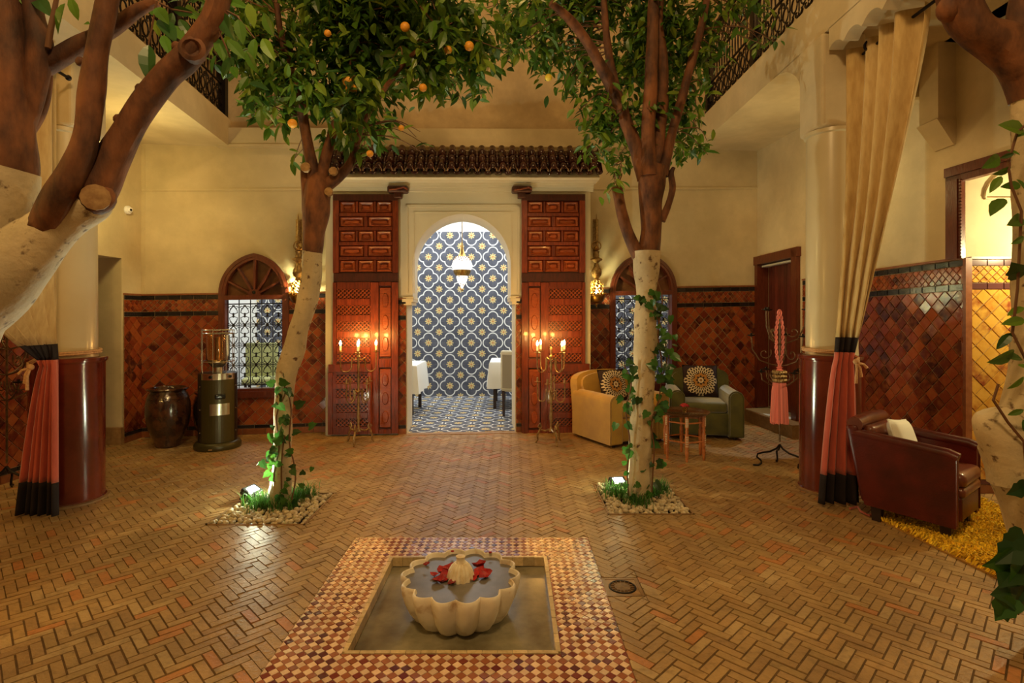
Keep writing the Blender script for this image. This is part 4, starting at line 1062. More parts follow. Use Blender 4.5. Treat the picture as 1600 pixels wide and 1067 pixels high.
def arc_panel(r, a0, a1, z0, z1, t=.012, n=14):
    m = MB()
    for k in range(n):
        p = [(math.cos(a0+(a1-a0)*(k+q)/n), math.sin(a0+(a1-a0)*(k+q)/n)) for q in (0, 1)]
        m.hexa([(p[0][0]*r, p[0][1]*r, z0), (p[1][0]*r, p[1][1]*r, z0), (p[1][0]*(r-t), p[1][1]*(r-t), z0), (p[0][0]*(r-t), p[0][1]*(r-t), z0)],
               [(p[0][0]*r, p[0][1]*r, z1), (p[1][0]*r, p[1][1]*r, z1), (p[1][0]*(r-t), p[1][1]*(r-t), z1), (p[0][0]*(r-t), p[0][1]*(r-t), z1)])
    return m
FA = -PI/2+.25
fp = arc_panel(.212, FA-.85, FA+.95, .09, .80).build('front_panel', 'heater_paint', ht, True)
arc_panel(.216, FA-.35, FA+.62, .40, .53).build('label_plate', 'label_steel', fp, True)
m = MB(); m.rbox((-.055, -.226, .585), (.055, -.20, .64), .012, 3, Matrix.Rotation(.40, 4, 'Z')); m.build('hand_hole', 'black_plastic', fp, True)
arc_panel(.214, FA-.85, FA+.95, .80, .87).build('control_band', 'silver', ht, True)
for a in (FA-.3, FA+.62): MB().lathe([(.018, 0), (.018, .022), (.006, .024)], 12, Matrix.Translation((.21*math.cos(a), .21*math.sin(a), .835)) @ Matrix.Rotation(a, 4, 'Z') @ Matrix.Rotation(PI/2, 4, 'Y')).build('knob', 'black_plastic', ht, True)
MB().lathe([(.06, .86), (.06, .93), (.11, .98), (.115, 1.0), (.05, 1.0)], 20).build('burner', 'silver', ht, True)
MB().lathe([(.05, .97), (.10, .985), (.125, 1.02), (.125, 1.30), (.12, 1.30), (.12, 1.02), (.05, .98)], 28).build('glass_tube', 'glass', ht, True)
MB().lathe([(.03, 1.0), (.035, 1.05), (.03, 1.28)], 12).build('flame_grid', 'brass', ht, True)
for j in range(8):
    a = 2*PI*j/8; MB().tube([(.175*math.cos(a), .175*math.sin(a), .87), (.175*math.cos(a), .175*math.sin(a), 1.36)], .004, 5).build('guard_wire', 'silver', ht)
for z in (1.0, 1.32, 1.36): MB().tube([(.175*math.cos(t*PI/16), .175*math.sin(t*PI/16), z) for t in range(33)], .0045, 5, cap=False).build('guard_ring', 'silver', ht)
for z in (.2, .46, .72):
    for a in (FA-1.0, FA+1.1): MB().ball((.207*math.cos(a), .207*math.sin(a), z), .009, 6, 4).build('screw', 'silver', ht, True)
MB().box((-.02, -.27, .02), (.02, -.245, .035)).build('foot_latch', 'silver', ht)
cd = tag(empty('dome_camera', (-4.648, 6.64, 2.80)), 'small white dome security camera on the gallery wall', 'camera')
MB().lathe([(.05, 0), (.052, .02), (.045, .035)], 20, Matrix.Rotation(PI/2, 4, 'Y')).build('housing', 'white_plastic', cd, True)
MB().ball((.045, -.01, 0), .032).build('dome', 'white_plastic', cd, True); MB().ball((.066, -.022, -.002), .015).build('lens', 'black_plastic', cd, True)

# ================================================ RED PLANK DOOR of the right gallery
dr = tag(empty('door_3', RW.w((d0+d1)/2, 0, 0)), 'dark red plank door set in the gallery wall above a step', 'door', kind='structure')
B = lambda mb, nm, m: RW.mb(mb).build(nm, m, dr, world=True)
zs_ = .19
B(MB().box((d0-.01, -.12, zs_), (d0+.06, .05, dzt)), 'jamb', 'frame_wood'); B(MB().box((d1-.09, -.12, zs_-.1), (d1+.02, .06, dzt)), 'jamb', 'frame_wood')
B(MB().box((d0-.03, -.12, dzt-.10), (d1+.04, .06, dzt+.02)), 'head', 'frame_wood')
B(MB().box((d0+.06, -.10, dzt-.14), (d1-.09, -.02, dzt-.115)), 'light_strip', 'pale_tile')
n = 11
for k in range(n):
    a = d0+.06+(d1-d0-.15)*k/n; b = a+(d1-d0-.15)/n
    B(MB().box((a+.002, -.16, zs_+.02), (b-.002, -.125, dzt-.14)), 'plank', 'red_plank')
B(MB().box((d0+.06, -.165, zs_), (d1-.09, -.16, dzt-.1)), 'backing', 'door_wood_dark')
st_ = struct('trim_6', RW.mb(MB().box((d0-.06, .0, 0), (d1+.26, .26, .165))), 'step_tile', 'tiled step below the red plank door', 'step')
RW.mb(MB().box((d0+.06, -.12, .165), (d1-.09, .22, .176))).build('sill_slab', 'pale_tile', st_)

# ================================================ TABLES AND CHAIR IN THE DINING ROOM
def draped(p, sx, sy, h, label):
    e = tag(empty('dining_table', p), label, 'table', 'dining tables under white cloths')
    MB().box((-sx/2+.03, -sy/2+.03, h-.04), (sx/2-.03, sy/2-.03, h-.006)).build('tabletop', 'table_wood', e)
    for a in (-1, 1):
        for b in (-1, 1): MB().box((a*(sx/2-.08)-.025, b*(sy/2-.08)-.025, 0), (a*(sx/2-.08)+.025, b*(sy/2-.08)+.025, h-.04)).build('leg', 'dark_leg', e)
    c = tag(empty('tablecloth', Vector(p)+Vector((0, 0, h))), label.replace('dining table under a', 'draped').replace('table', 'table'), 'tablecloth', 'white tablecloths')
    m = MB(); per = []; n = 10
    for (a, b) in (((-1, -1), (1, -1)), ((1, -1), (1, 1)), ((1, 1), (-1, 1)), ((-1, 1), (-1, -1))):
        per += [(a[0]+(b[0]-a[0])*k/n, a[1]+(b[1]-a[1])*k/n) for k in range(n)]
    N_ = len(per); vs = [(0, 0, .004)]
    for lvl, (z, o) in enumerate(((.004, 0), (-.02, .012), (-.25, .03), (-.42, .045))):
        for k, (x, y) in enumerate(per):
            f = o+(.02*math.sin(k*1.9) if lvl > 1 else 0); vs.append((x*(sx/2+f), y*(sy/2+f), z))
    fs = [(0, 1+k, 1+(k+1) % N_) for k in range(N_)]+[(1+l*N_+k, 1+l*N_+(k+1) % N_, 1+(l+1)*N_+(k+1) % N_, 1+(l+1)*N_+k) for l in range(3) for k in range(N_)]
    m.add(vs, fs).build('cloth', 'white_cloth', c, True)
    q = MB().rbox((-.13, -.2, .006), (.13, .2, .03), .008).build('napkin', 'white_cloth', c, True)
draped((-1.92, 8.75, 0), .95, .9, .76, 'dining table under a white cloth near the heater side of the arch')
draped((.10, 9.35, 0), .92, .9, .76, 'dining table under a white cloth beside the cream chair')
dc = tag(empty('dining_chair', (.13, 8.36, 0), PI*.86), 'cream upholstered dining chair with dark legs seen through the arch', 'chair')
MB().rbox((-.23, -.24, .38), (.23, .22, .48), .03).build('seat', 'cream_cloth', dc, True)
MB().rbox((-.23, .16, .40), (.23, .24, 1.0), .03).build('backrest', 'cream_cloth', dc, True)
MB().rbox((-.19, .238, .44), (.19, .246, .94), .004).build('back_panel', 'grey_panel', dc)
for sx in (-1, 1):
    for yy in (-.2, .19): MB().hexa([(sx*.19-.013, yy-.013, 0), (sx*.19+.013, yy-.013, 0), (sx*.19+.013, yy+.013, 0), (sx*.19-.013, yy+.013, 0)], [(sx*.19-.024, yy-.024, .4), (sx*.19+.024, yy-.024, .4), (sx*.19+.024, yy+.024, .4), (sx*.19-.024, yy+.024, .4)]).build('leg', 'dark_leg', dc)
ol = tag(empty('dining_chair', (-4.25, 9.3, 0), .3), 'olive upholstered dining chair seen through the heater side window', 'chair')
MB().rbox((-.26, -.24, .38), (.26, .22, .48), .03).build('seat', 'olive_cloth', ol, True); MB().rbox((-.26, .16, .40), (.26, .24, 1.05), .03).build('backrest', 'olive_cloth', ol, True)
for sx in (-1, 1):
    for yy in (-.2, .19): MB().box((sx*.2-.02, yy-.02, 0), (sx*.2+.02, yy+.02, .4)).build('leg', 'dark_leg', ol)
# pendant lamp
pd = tag(empty('pendant_lamp', P(722, 415, 8.7)), 'white beaded pendant lamp with a brass band hanging behind the arch', 'lamp')
k = 8.7/F
MB().tube([(0, 0, 32*k), (0, 0, 3.45-pd.location.z)], .008, 6).build('cord', 'old_brass', pd)
MB().lathe([(.3*k, 42*k), (1.2*k, 34*k), (2.2*k, 26*k), (4*k, 20*k), (7*k, 14*k), (9*k, 12*k)][::-1], 16).build('crown', 'brass', pd, True)
MB().lathe([(9*k, 14*k), (14*k, 7*k), (16.5*k, 0), (14*k, -7*k)][::-1], 24).build('upper_globe', 'pendant_glass', pd, True)
MB().lathe([(10*k, -16*k), (13*k, -12*k), (14*k, -7*k), (12*k, -6*k)], 24).build('band', 'brass', pd, True)
MB().lathe([(.8*k, -36*k), (3*k, -32*k), (7.5*k, -24*k), (9*k, -18*k), (8*k, -15*k)], 20).build('lower_globe', 'pendant_glass', pd, True)
MB().ball((0, 0, -38*k), 2*k).build('drop', 'brass', pd, True)
m = MB()
for j in range(90):
    a = j*2.399; t = (j+.5)/90; r_, z_ = ((9+7.5*t)*k, (14-14*t**1.6)*k) if j < 62 else ((8.8-5.5*(t-.69)/.31)*k, (-17-15*(t-.69)/.31)*k)
    m.ball((r_*1.01*math.cos(a), r_*1.01*math.sin(a), z_), .009, 6, 4)
tag(m.build('beads', 'brass', pd, True), kind='stuff')
# ================================================ FOUNTAIN
pool = tag(empty('fountain_pool', (-.28, 3.01, 0)), 'sunken marble pool with a border of red and cream mosaic diamonds', 'pool')
X0, X1, Y0, Y1 = POOL; ix0, ix1, iy0, iy1 = -.765, .212, 2.515, 3.50
m = MB().box((ix0, iy0, -.10), (ix1, iy1, -.055)); m.build('marble_slab', 'marble', pool, world=True)
m = MB()
for a, b, c, d in ((X0, ix0, Y0, Y1), (ix1, X1, Y0, Y1), (ix0, ix1, Y0, iy0), (ix0, ix1, iy1, Y1)): m.box((a, c, -.058), (b, d, -.005))
m.build('mosaic_bed', 'grout', pool, world=True)
rimt = MB().box((-.034, -.011, -.05), (.034, .011, .006)).mesh('rim_tile', 'trim_tile')
inv = pool.matrix_basis.inverted()
for k in range(14):
    t = (k+.5)/14
    for x, y, r in ((ix0+(ix1-ix0)*t, iy0, 0), (ix0+(ix1-ix0)*t, iy1, 0), (ix0, iy0+(iy1-iy0)*t, PI/2), (ix1, iy0+(iy1-iy0)*t, PI/2)):
        link('rim_tile', rimt, pool, inv @ Vector((x, y, R.uniform(-.001, .001))), (0, 0, r))
dg = .0493; h = dg/2; e_ = h-.0009
dm = MB().add([(e_, 0, 0), (0, e_, 0), (-e_, 0, 0), (0, -e_, 0), (e_-.0012, 0, .007), (0, e_-.0012, .007), (-e_+.0012, 0, .007), (0, -e_+.0012, .007)], [(4, 5, 6, 7)]+[(i, (i+1) % 4, (i+1) % 4+4, i+4) for i in range(4)])
dml, dmd = dm.mesh('tile', 'mosaic_light'), dm.mesh('tile', 'mosaic_dark')
cand = []; rl, rd = MB(), MB(); io = (ix0-.012, ix1+.012, iy0-.012, iy1+.012)
for i in range(0, int((X1-X0)/h)+2):
    for j in range(0, int((Y1-Y0)/h)+2):
        if (i+j) % 2: continue
        cx, cy = X0+i*h, Y1-j*h
        poly = [(cx+e_, cy), (cx, cy+e_), (cx-e_, cy), (cx, cy-e_)]
        full = X0 < cx-h+.001 and cx+h-.001 < X1 and Y0 < cy-h and cy+h-.001 < Y1
        if not full: poly = clip(poly, X0, X1, Y0, Y1)
        if len(poly) < 3: continue
        ps = outside(poly, io); dark = j % 2
        if full and len(ps) == 1 and ps[0] is poly and inframe((cx, cy, 0)): cand.append((cy, cx, dark))
        else:
            for p in ps: flat_piece(rd if dark else rl, p, -.006, .0015, .002)
cand.sort()
for k, (cy, cx, dark) in enumerate(cand):
    if k < 300: link('tile', dmd if dark else dml, pool, inv @ Vector((cx, cy, -.0058+R.uniform(-.0006, .0006))), (R.gauss(0, .02), R.gauss(0, .02), 0))
    else:
        a, b = R.gauss(0, .0005), R.gauss(0, .0005); flat_piece(rd if dark else rl, [(cx+e_, cy), (cx, cy+e_), (cx-e_, cy), (cx, cy-e_)], -.006, .0012, .002)
tag(rl.build('cream_mosaic', 'mosaic_light', pool, world=True), kind='stuff'); tag(rd.build('red_mosaic', 'mosaic_dark', pool, world=True), kind='stuff')
bs = tag(empty('fountain_basin', (-.275, 2.945, -.055)), 'scalloped cream stone fountain basin full of water in the sunken pool', 'fountain')
MB().lathe([(.0, .012), (.14, .004), (.185, 0), (.215, .022), (.243, .065), (.263, .115), (.276, .165), (.280, .195), (.279, .211), (.275, .217), (.269, .215), (.265, .207), (.261, .19), (.235, .16), (.15, .1), (0, .09)], 14*14, None, 14, .145).build('bowl', 'basin_stone', bs, True)
MB().lathe([(0, .193), (.10, .193), (.262, .193), (.262, .185), (0, .15)], 14*14, None, 14, .145).build('water', 'water', bs)
MB().lathe([(.068, .185), (.066, .205), (.058, .235), (.044, .26), (.030, .275)], 15*10, None, 15, .13).build('finial', 'finial_stone', bs, True)
MB().lathe([(.034, .268), (.024, .285), (.022, .298), (.026, .308), (.014, .312), (0, .312)], 24).build('finial_neck', 'finial_stone', bs, True)
for _i, (px, py, s, fl) in enumerate(((692, 893, 1.5, 0), (686, 908, 1.5, 0), (701, 888, 1.4, 1), (697, 902, 1.6, 1), (679, 899, 1.1, 0), (745, 886, 1.5, 1), (752, 882, 1.3, 0), (748, 893, 1.2, 0), (761, 897, 1.4, 1), (756, 901, 1.2, 0), (742, 899, 1.1, 0), (668, 881, .7, 0), (706, 912, 1.0, 0), (738, 904, 1.0, 1))):
    p = G(px, py, .145); o = MB(); n = 8; vs = [(0, 0, .002)]
    for q in (1, 2):
        for a in range(n): rr = .009*q*(1-.25*(a == 0)); vs.append((rr*math.cos(a*2*PI/n), rr*.8*math.sin(a*2*PI/n), .002+.003*q*q*.6+.003*math.sin(a*1.7)))
    o.add(vs, [(0, 1+a, 1+(a+1) % n) for a in range(n)]+[(1+a, 1+n+a, 1+n+(a+1) % n, 1+(a+1) % n) for a in range(n)])
    q = o.build('rose_petal', 'petal', None, True); q.location = p-Vector((0, 0, .004)); q.scale = (s*1.5,)*3; q.rotation_euler = (R.gauss(0, .2), R.gauss(0, .2), R.random()*6)
    tag(q, 'red rose petal floating in the basin on the %s side of the ribbed finial' % ('left' if px < 722 else 'right'), 'petal', 'rose petals floating %s of the finial' % ('left' if px < 722 else 'right'))
for px, py, wh in ((707, 862, 'far edge, straight behind the finial'), (766, 864, 'far edge towards the drain'), (664, 882, 'side nearest the bent tree')):
    p = G(px, py, .166); o = MB().ball((0, 0, .004), (.011, .009, .005), 8, 5).build('rose_petal', 'petal', None, True); o.location = p
    tag(o, 'dark red petal lying on the basin rim at its '+wh, 'petal', 'rose petals on the basin rim')
# drain
cx, cy = (DRAIN[0]+DRAIN[1])/2, (DRAIN[2]+DRAIN[3])/2
dn = tag(empty('floor_drain', (cx, cy, 0)), 'round slotted drain cover let into the brick floor beside the pool', 'drain')
MB().box((-.105, -.105, -.03), (.105, .105, -.016)).build('frame_bed', 'soil_dark', dn)
m = MB()
for a in range(4):
    M_ = Matrix.Rotation(a*PI/2, 4, 'Z'); m.box((-.104, -.104, -.02), (.088, -.086, -.001), M_)
for q in range(32):
    a0, a1 = 2*PI*q/32, 2*PI*(q+1)/32; f = lambda a: .087/max(abs(math.cos(a)), abs(math.sin(a)))
    m.hexa([(.079*math.cos(a0), .079*math.sin(a0), -.02), (f(a0)*math.cos(a0), f(a0)*math.sin(a0), -.02), (f(a1)*math.cos(a1), f(a1)*math.sin(a1), -.02), (.079*math.cos(a1), .079*math.sin(a1), -.02)],
           [(.079*math.cos(a0), .079*math.sin(a0), -.003), (f(a0)*math.cos(a0), f(a0)*math.sin(a0), -.003), (f(a1)*math.cos(a1), f(a1)*math.sin(a1), -.003), (.079*math.cos(a1), .079*math.sin(a1), -.003)])
m.build('surround', 'step_tile', dn)
MB().tube([(.072*math.cos(q*PI/20), .072*math.sin(q*PI/20), -.004) for q in range(41)], .006, 6, cap=False).build('outer_ring', 'iron', dn, True)
MB().lathe([(.045, -.015), (.045, -.001), (0, .0005)], 32).build('cover', 'drain_iron', dn)
m = MB().box((.043, -.0028, -.012), (.068, .0028, -.001))
me = m.mesh('slot_bar', 'drain_iron')
for q in range(16): link('slot_bar', me, dn, (0, 0, 0), (0, 0, 2*PI*q/16))

# ================================================ CURTAINS
def curtain(A, Bt, tie, bot, zz, label, folds, side):
    """A,Bt: rod ends; tie: two points of the gathered waist; bot: two points of the hem; zz: heights of band and hem"""
    e = tag(empty('curtain', tie[0]), label, 'curtain', 'two tone courtyard curtains')
    A, Bt = Vector(A), Vector(Bt); t0, t1 = Vector(tie[0]), Vector(tie[1]); b0, b1 = Vector(bot[0]), Vector(bot[1])
    zt, zw, zb = A.z, t0.z, b0.z; nS = 16*folds
    nt0, nw = (Bt-A).cross(Vector((0, 0, 1))).normalized(), Vector((0, -1, 0))
    def pt(s, z):
        ph = 2*PI*folds*s
        if z > zw:
            t = max(0, (zt-z)/(zt-zw)); g = t**(1.25 if side > 0 else 2.8)
            p = (A+(Bt-A)*s)*(1-g)+(t0+(t1-t0)*s)*g; p.z = z
            am = .075*(1-g)+.028*g; d = (nt0*(1-g)+nw*g)
        else:
            t = max(0, (zw-z)/(zw-zb)); g = t**.7
            p = (t0+(t1-t0)*s)*(1-g)+(b0+(b1-b0)*s)*g; p.z = z; am = .028*(1-g)+.042*g; d = nw
        return p+d*(am*math.sin(ph)+am*.3*math.sin(ph*.37+1.3))
    def piece(z0, z1, n, nm, m_, th=0):
        m = MB(); vs = []
        for i in range(n+1):
            for k in range(nS+1): vs.append(pt(k/nS, z0+(z1-z0)*i/n))
        W_ = nS+1
        m.add(vs, [(i*W_+k, i*W_+k+1, (i+1)*W_+k+1, (i+1)*W_+k) for i in range(n) for k in range(nS)])
        o = m.build(nm, m_, e, True, world=True); md = o.modifiers.new('t', 'SOLIDIFY'); md.thickness = .006; return o
    z3, z2, z1 = zz
    piece(zt+.06, z3, 26, 'cream_panel', 'curtain_cream'); piece(z3, z2, 4, 'band', 'curtain_black')
    piece(z2, z1, 18, 'coral_panel', 'curtain_coral'); piece(z1, zb, 5, 'hem', 'curtain_black')
    # eyelets where the rod passes through
    for k in range(2*folds):
        s = (k+.5)/(2*folds)
        if k % 2: continue
        c = A+(Bt-A)*s; d = (Bt-A).normalized(); a_ = d.orthogonal().normalized(); b_ = d.cross(a_)
        c = c+(nt0*.03)
        MB().tube([c+(a_*math.cos(q*PI/6)+b_*math.sin(q*PI/6))*.042 for q in range(13)], .011, 5, cap=False).build('eyelet', 'iron', e, True, world=True)
    r = tag(empty('curtain_rod', A), label.replace('curtain', 'curtain rod', 1)[:0]+'black curtain rod carrying the '+('leather armchair side curtain' if side > 0 else 'curtain beside the near fork of the left tree'), 'rod')
    ex = (Bt-A).normalized(); MB().tube([A-ex*.08+Vector((0, 0, .0)), Bt+ex*1.3], .012, 8).build('bar', 'iron', r, True, world=True); MB().ball(A-ex*.1, .022).build('finial', 'iron', r, True, world=True)
    return e
curtain((2.88, 4.62, 3.68), (2.88, 3.86, 3.68), [(2.60, 4.45, 1.18), (2.76, 4.44, 1.18)], [(2.47, 4.45, .025), (2.80, 4.43, .025)], (1.36, 1.24, .26),
        'cream and coral curtain with black bands tied to the pillar beside the leather armchair', 4, 1)
curtain((-3.47, 4.22, 3.4), (-3.30, 2.7, 3.4), [(-3.47, 4.20, 1.17), (-3.58, 4.21, 1.17)], [(-3.45, 4.20, .02), (-3.80, 4.22, .02)], (1.32, 1.2, .27),
        'cream and coral curtain with black bands tied to the pillar beside the gas heater', 6, -1)
def tieback(pc, r, zc, knot, label, sx):
    e = tag(empty('tieback', knot), label, 'rope', 'curtain tiebacks')
    kx = Vector(knot)
    for dz in (0, .016):
        pts = []
        for q in range(17):
            a = -PI/2+sx*(-.2+(PI+.4)*(1-q/16)) if False else (PI/2 if sx > 0 else PI/2)+sx*PI*(q/16)
            pts.append((pc[0]+r*math.cos(a), pc[1]+r*math.sin(a), zc+.02+dz-.02*q/16))
        pts += [(pc[0]+(kx.x-pc[0])*.45+sx*-.02, kx.y-.0, kx.z+.012+dz), kx+Vector((0, -.012, dz-.01))]
        MB().tube(pts, .010, 6).build('strand', 'rope', e, True, world=True)
    m = MB().ball(kx+Vector((0, -.015, 0)), (.026, .022, .024), 10, 7); m.build('knot', 'rope', e, True, world=True)
    for dx, l in ((.03*sx, .12), (.075*sx, .05), (-.012, .17)):
        MB().tube([kx+Vector((0, -.02, -.01)), kx+Vector((dx*.6, -.035, -l*.4)), kx+Vector((dx, -.03, -l))], [.010, .010, .012], 6).build('tail', 'rope', e, True, world=True)
tieback((2.82, 4.86), .225, 1.215, (2.73, 4.38, 1.17), 'tan rope tieback knotted round the curtain beside the leather armchair', 1)
tieback((-3.70, 4.585), .225, 1.215, (-3.60, 4.13, 1.15), 'tan rope tieback knotted round the curtain beside the gas heater', -1)

# ================================================ IRON CANDLE STANDS, TASSEL
stand = tag(empty('candle_stand', (2.70, 5.55, 0)), 'scrolled wrought iron candle stand in front of the red plank door', 'candle stand', 'scrolled iron candle stands')
k = 5.55/F; S_ = lambda x, y: (x*k, H-(y-HY)*k)
MB().tube([(0, 0, S_(0, 690)[1]), (0, 0, 1.2), (0, 0, 1.55)], .009, 7).build('pole', 'rusty_iron', stand, True)
legp = [(0, .23), (.03, .19), (.09, .155), (.16, .14), (.205, .125), (.215, .095), (.175, .06), (.17, .03), (.20, .011), (.25, .010)]
for a in (PI-.25, -.75, 1.25):
    MB().tube([(r*math.cos(a), r*math.sin(a), z) for r, z in legp], .0095, 6).build('leg', 'iron', stand, True)
for lv, (z, r, up) in enumerate(((.80, .20, .16), (1.02, .26, .30), (1.24, .22, .34))):
    for j in range(3 if lv else 4):
        a = lv*.7+j*2*PI/(3 if lv else 4)+.2; c, s = math.cos(a), math.sin(a)
        pr = [(0, z), (r*.35, z+.02), (r*.75, z+.06), (r*1.0, z+up*.55), (r*1.05, z+up)]
        b = MB().tube([(q*c, q*s, zz) for q, zz in pr], .0065, 6).build('arm', 'rusty_iron', stand, True)
        sp_ = [((r*.55+(.07-.0055*t)*math.cos(t*.62+2.6))*c, (r*.55+(.07-.0055*t)*math.cos(t*.62+2.6))*s, z+.13+(.07-.0055*t)*math.sin(t*.62+2.6)) for t in range(12)]
        MB().tube(sp_, .005, 5).build('scroll', 'rusty_iron', b, True)
        MB().lathe([(.004, 0), (.036, .008), (.04, .016), (.012, .018), (.011, .035), (0, .035)], 10, Matrix.Translation((r*1.05*c, r*1.05*s, z+up))).build('drip_cup', 'iron', b, True)
KIDS[stand.name] = list(stand.children)
bpy.context.view_layer.update()
KIDS.clear()
s2_ = copy_tree(stand); s2_.location = (-4.36, 4.75, 0); s2_.rotation_euler = (0, 0, .9); s2_['label'] = 'scrolled wrought iron candle stand by the tiled wall behind the curtained pillar'
ts = tag(empty('tassel', P(1218, 588, 5.5)), 'large coral tassel hanging by its cord from the iron candle stand', 'tassel')
k = 5.5/F
for sx in (-1, 1):
    m = MB()
    for w_ in (0, PI): m.tube([(sx*.03*math.sin(min(t/30, .5)*PI)*(1 if t < 26 else (40-t)/14)+.009*math.cos(t*.9+w_)+sx*.004, .009*math.sin(t*.9+w_), .10+t*.0142) for t in range(41)], .008, 5)
    m.build('cord', 'red_tassel', ts, True)
MB().lathe([(.012, .10), (.03, .09), (.018, .075), (.035, .06)], 12).build('collar', 'red_tassel', ts, True)
o = MB()
for t in range(14):
    a = t*2*PI/14
    for z in (.04, .0, -.04): o.ball((.052*math.cos(a+z*9), .052*math.sin(a+z*9), z), (.02, .02, .024), 7, 5)
o.build('knotted_head', 'old_brass', ts, True)
for t in range(44):
    a = t*2*PI/44; r0, r1 = .052, .078+R.uniform(-.004, .004)
    MB().tube([(r0*math.cos(a), r0*math.sin(a), -.06), (r0*1.25*math.cos(a), r0*1.25*math.sin(a), -.15), (r1*math.cos(a+.05), r1*math.sin(a+.05), -.465+R.uniform(-.01, .01))], [.009, .008, .008], 5).build('strand', 'red_tassel', ts, True)
# ================================================ RUG
rq = [(2.74, 4.22), (2.86, 2.9), (3.83, 2.9), (3.88, 4.66)]
rg = tag(empty('shag_rug', (3.3, 3.7, 0)), 'golden yellow shag rug under the leather armchair', 'rug')
MB().hexa([(x, y, .001) for x, y in rq], [(x, y, .012) for x, y in rq]).build('backing', 'rug_back', rg, world=True)
m = MB()
def inq(x, y):
    for (a, b), (c, d) in zip(rq, rq[1:]+rq[:1]):
        if (c-a)*(y-b)-(d-b)*(x-a) < 0: return False
    return True
for _ in range(15000):
    x, y = R.uniform(2.7, 3.9), R.uniform(2.9, 4.7)
    if not inq(x, y): continue
    a = R.uniform(0, 2*PI); l = R.uniform(.018, .04); w2 = .0055; b = mnoise.noise(Vector((x*5, y*5, 0)))*2.5+R.gauss(0, .5)
    c, s = math.cos(a)*w2, math.sin(a)*w2; tx, ty = math.cos(b)*l*.9, math.sin(b)*l*.9
    m.add([(x-c, y-s, .01), (x+c, y+s, .01), (x+tx*.6+c, y+ty*.6+s, .012+l*.75), (x+tx*.6-c, y+ty*.6-s, .012+l*.75), (x+tx, y+ty, .012+l*.6)], [(0, 1, 2, 3), (3, 2, 4)])
tag(m.build('shag', 'rug', rg, world=True), kind='stuff')
MB().tube([G(1328, 797)+Vector((0, 0, .012)), G(1340, 794)+Vector((0, 0, .012)), G(1345, 802)+Vector((0, 0, .014)), G(1358, 808)+Vector((0, 0, .012)), G(1368, 803)+Vector((0, 0, .02)), G(1376, 800)+Vector((0, 0, .02))], .009, 6).build('fringe_cord', 'curtain_coral', rg, True, world=True)

# ================================================ TREES
def leafmesh(name, mname, ivy=False):
    m = MB()
    if ivy:
        out = [(0, 0), (.20, -.10), (.38, .0), (.42, .20), (.34, .36), (.38, .50), (.20, .68), (0, 1.0)]
        L_ = [(x, y, .10*abs(x)-.12*y*y) for x, y in out]; Rr = [(-x, y, .10*abs(x)-.12*y*y) for x, y in out[1:-1]]
        c = (0, .35, -.03); V_ = L_+Rr[::-1]; n = len(V_)
        return m.add([c]+V_, [(0, 1+i, 1+(i+1) % n) for i in range(n)]).mesh(name, mname, False)
    prof = [(0, 0), (.12, .13), (.21, .35), (.20, .58), (.11, .82), (0, 1)]
    vs = []
    for x, y in prof: vs += [(-x, y, .32*x-.16*y*y), (0, y, -.16*y*y), (x, y, .32*x-.16*y*y)]
    fs = []
    for i in range(5):
        a = i*3; fs += [(a, a+1, a+4, a+3), (a+1, a+2, a+5, a+4)]
    return m.add(vs, fs).mesh(name, mname, False)
LEAF, IVY = leafmesh('leaf', 'leaf'), leafmesh('leaf', 'ivy_leaf', True)
LV, LF = [v.co.copy() for v in LEAF.vertices], [tuple(p.vertices) for p in LEAF.polygons]
def orient(d, up):
    d = d.normalized(); n = (up-d*up.dot(d)); n = n.normalized() if n.length > 1e-4 else d.orthogonal().normalized()
    x = d.cross(n); return Matrix((x, d, n)).transposed()
def leaves(e, items, nsingle, me, mname, sname='foliage'):
    """items: (world position, rotation matrix, size); the largest in view are parts, the rest one part"""
    def key(t):
        p = t[0]; return -(t[2]/p.y if inframe(p) else 0)
    items.sort(key=key); base = e.location; rest = MB()
    for i, (p, M_, s) in enumerate(items):
        if i < nsingle and inframe(p): link('leaf', me, e, p-base, M_.to_euler(), s)
        else: rest.add([M_ @ v*s+p-base for v in LV], LF)
    if rest.v: tag(rest.build(sname, mname, e), kind='stuff')
def branch(e, pts, D, name, m_, seg=12, wob=.17, sub=8):
    path = []
    for t in pts:
        d = t[3] if len(t) > 3 else D; path.append((P(t[0], t[1], d), t[2]*d/F))
    sp_ = smooth_path(path, sub)
    MB().tube([p for p, r in sp_], [r for p, r in sp_], seg, wob=wob).build(name, m_, e, True, world=True)
    return [p for p, r in sp_]
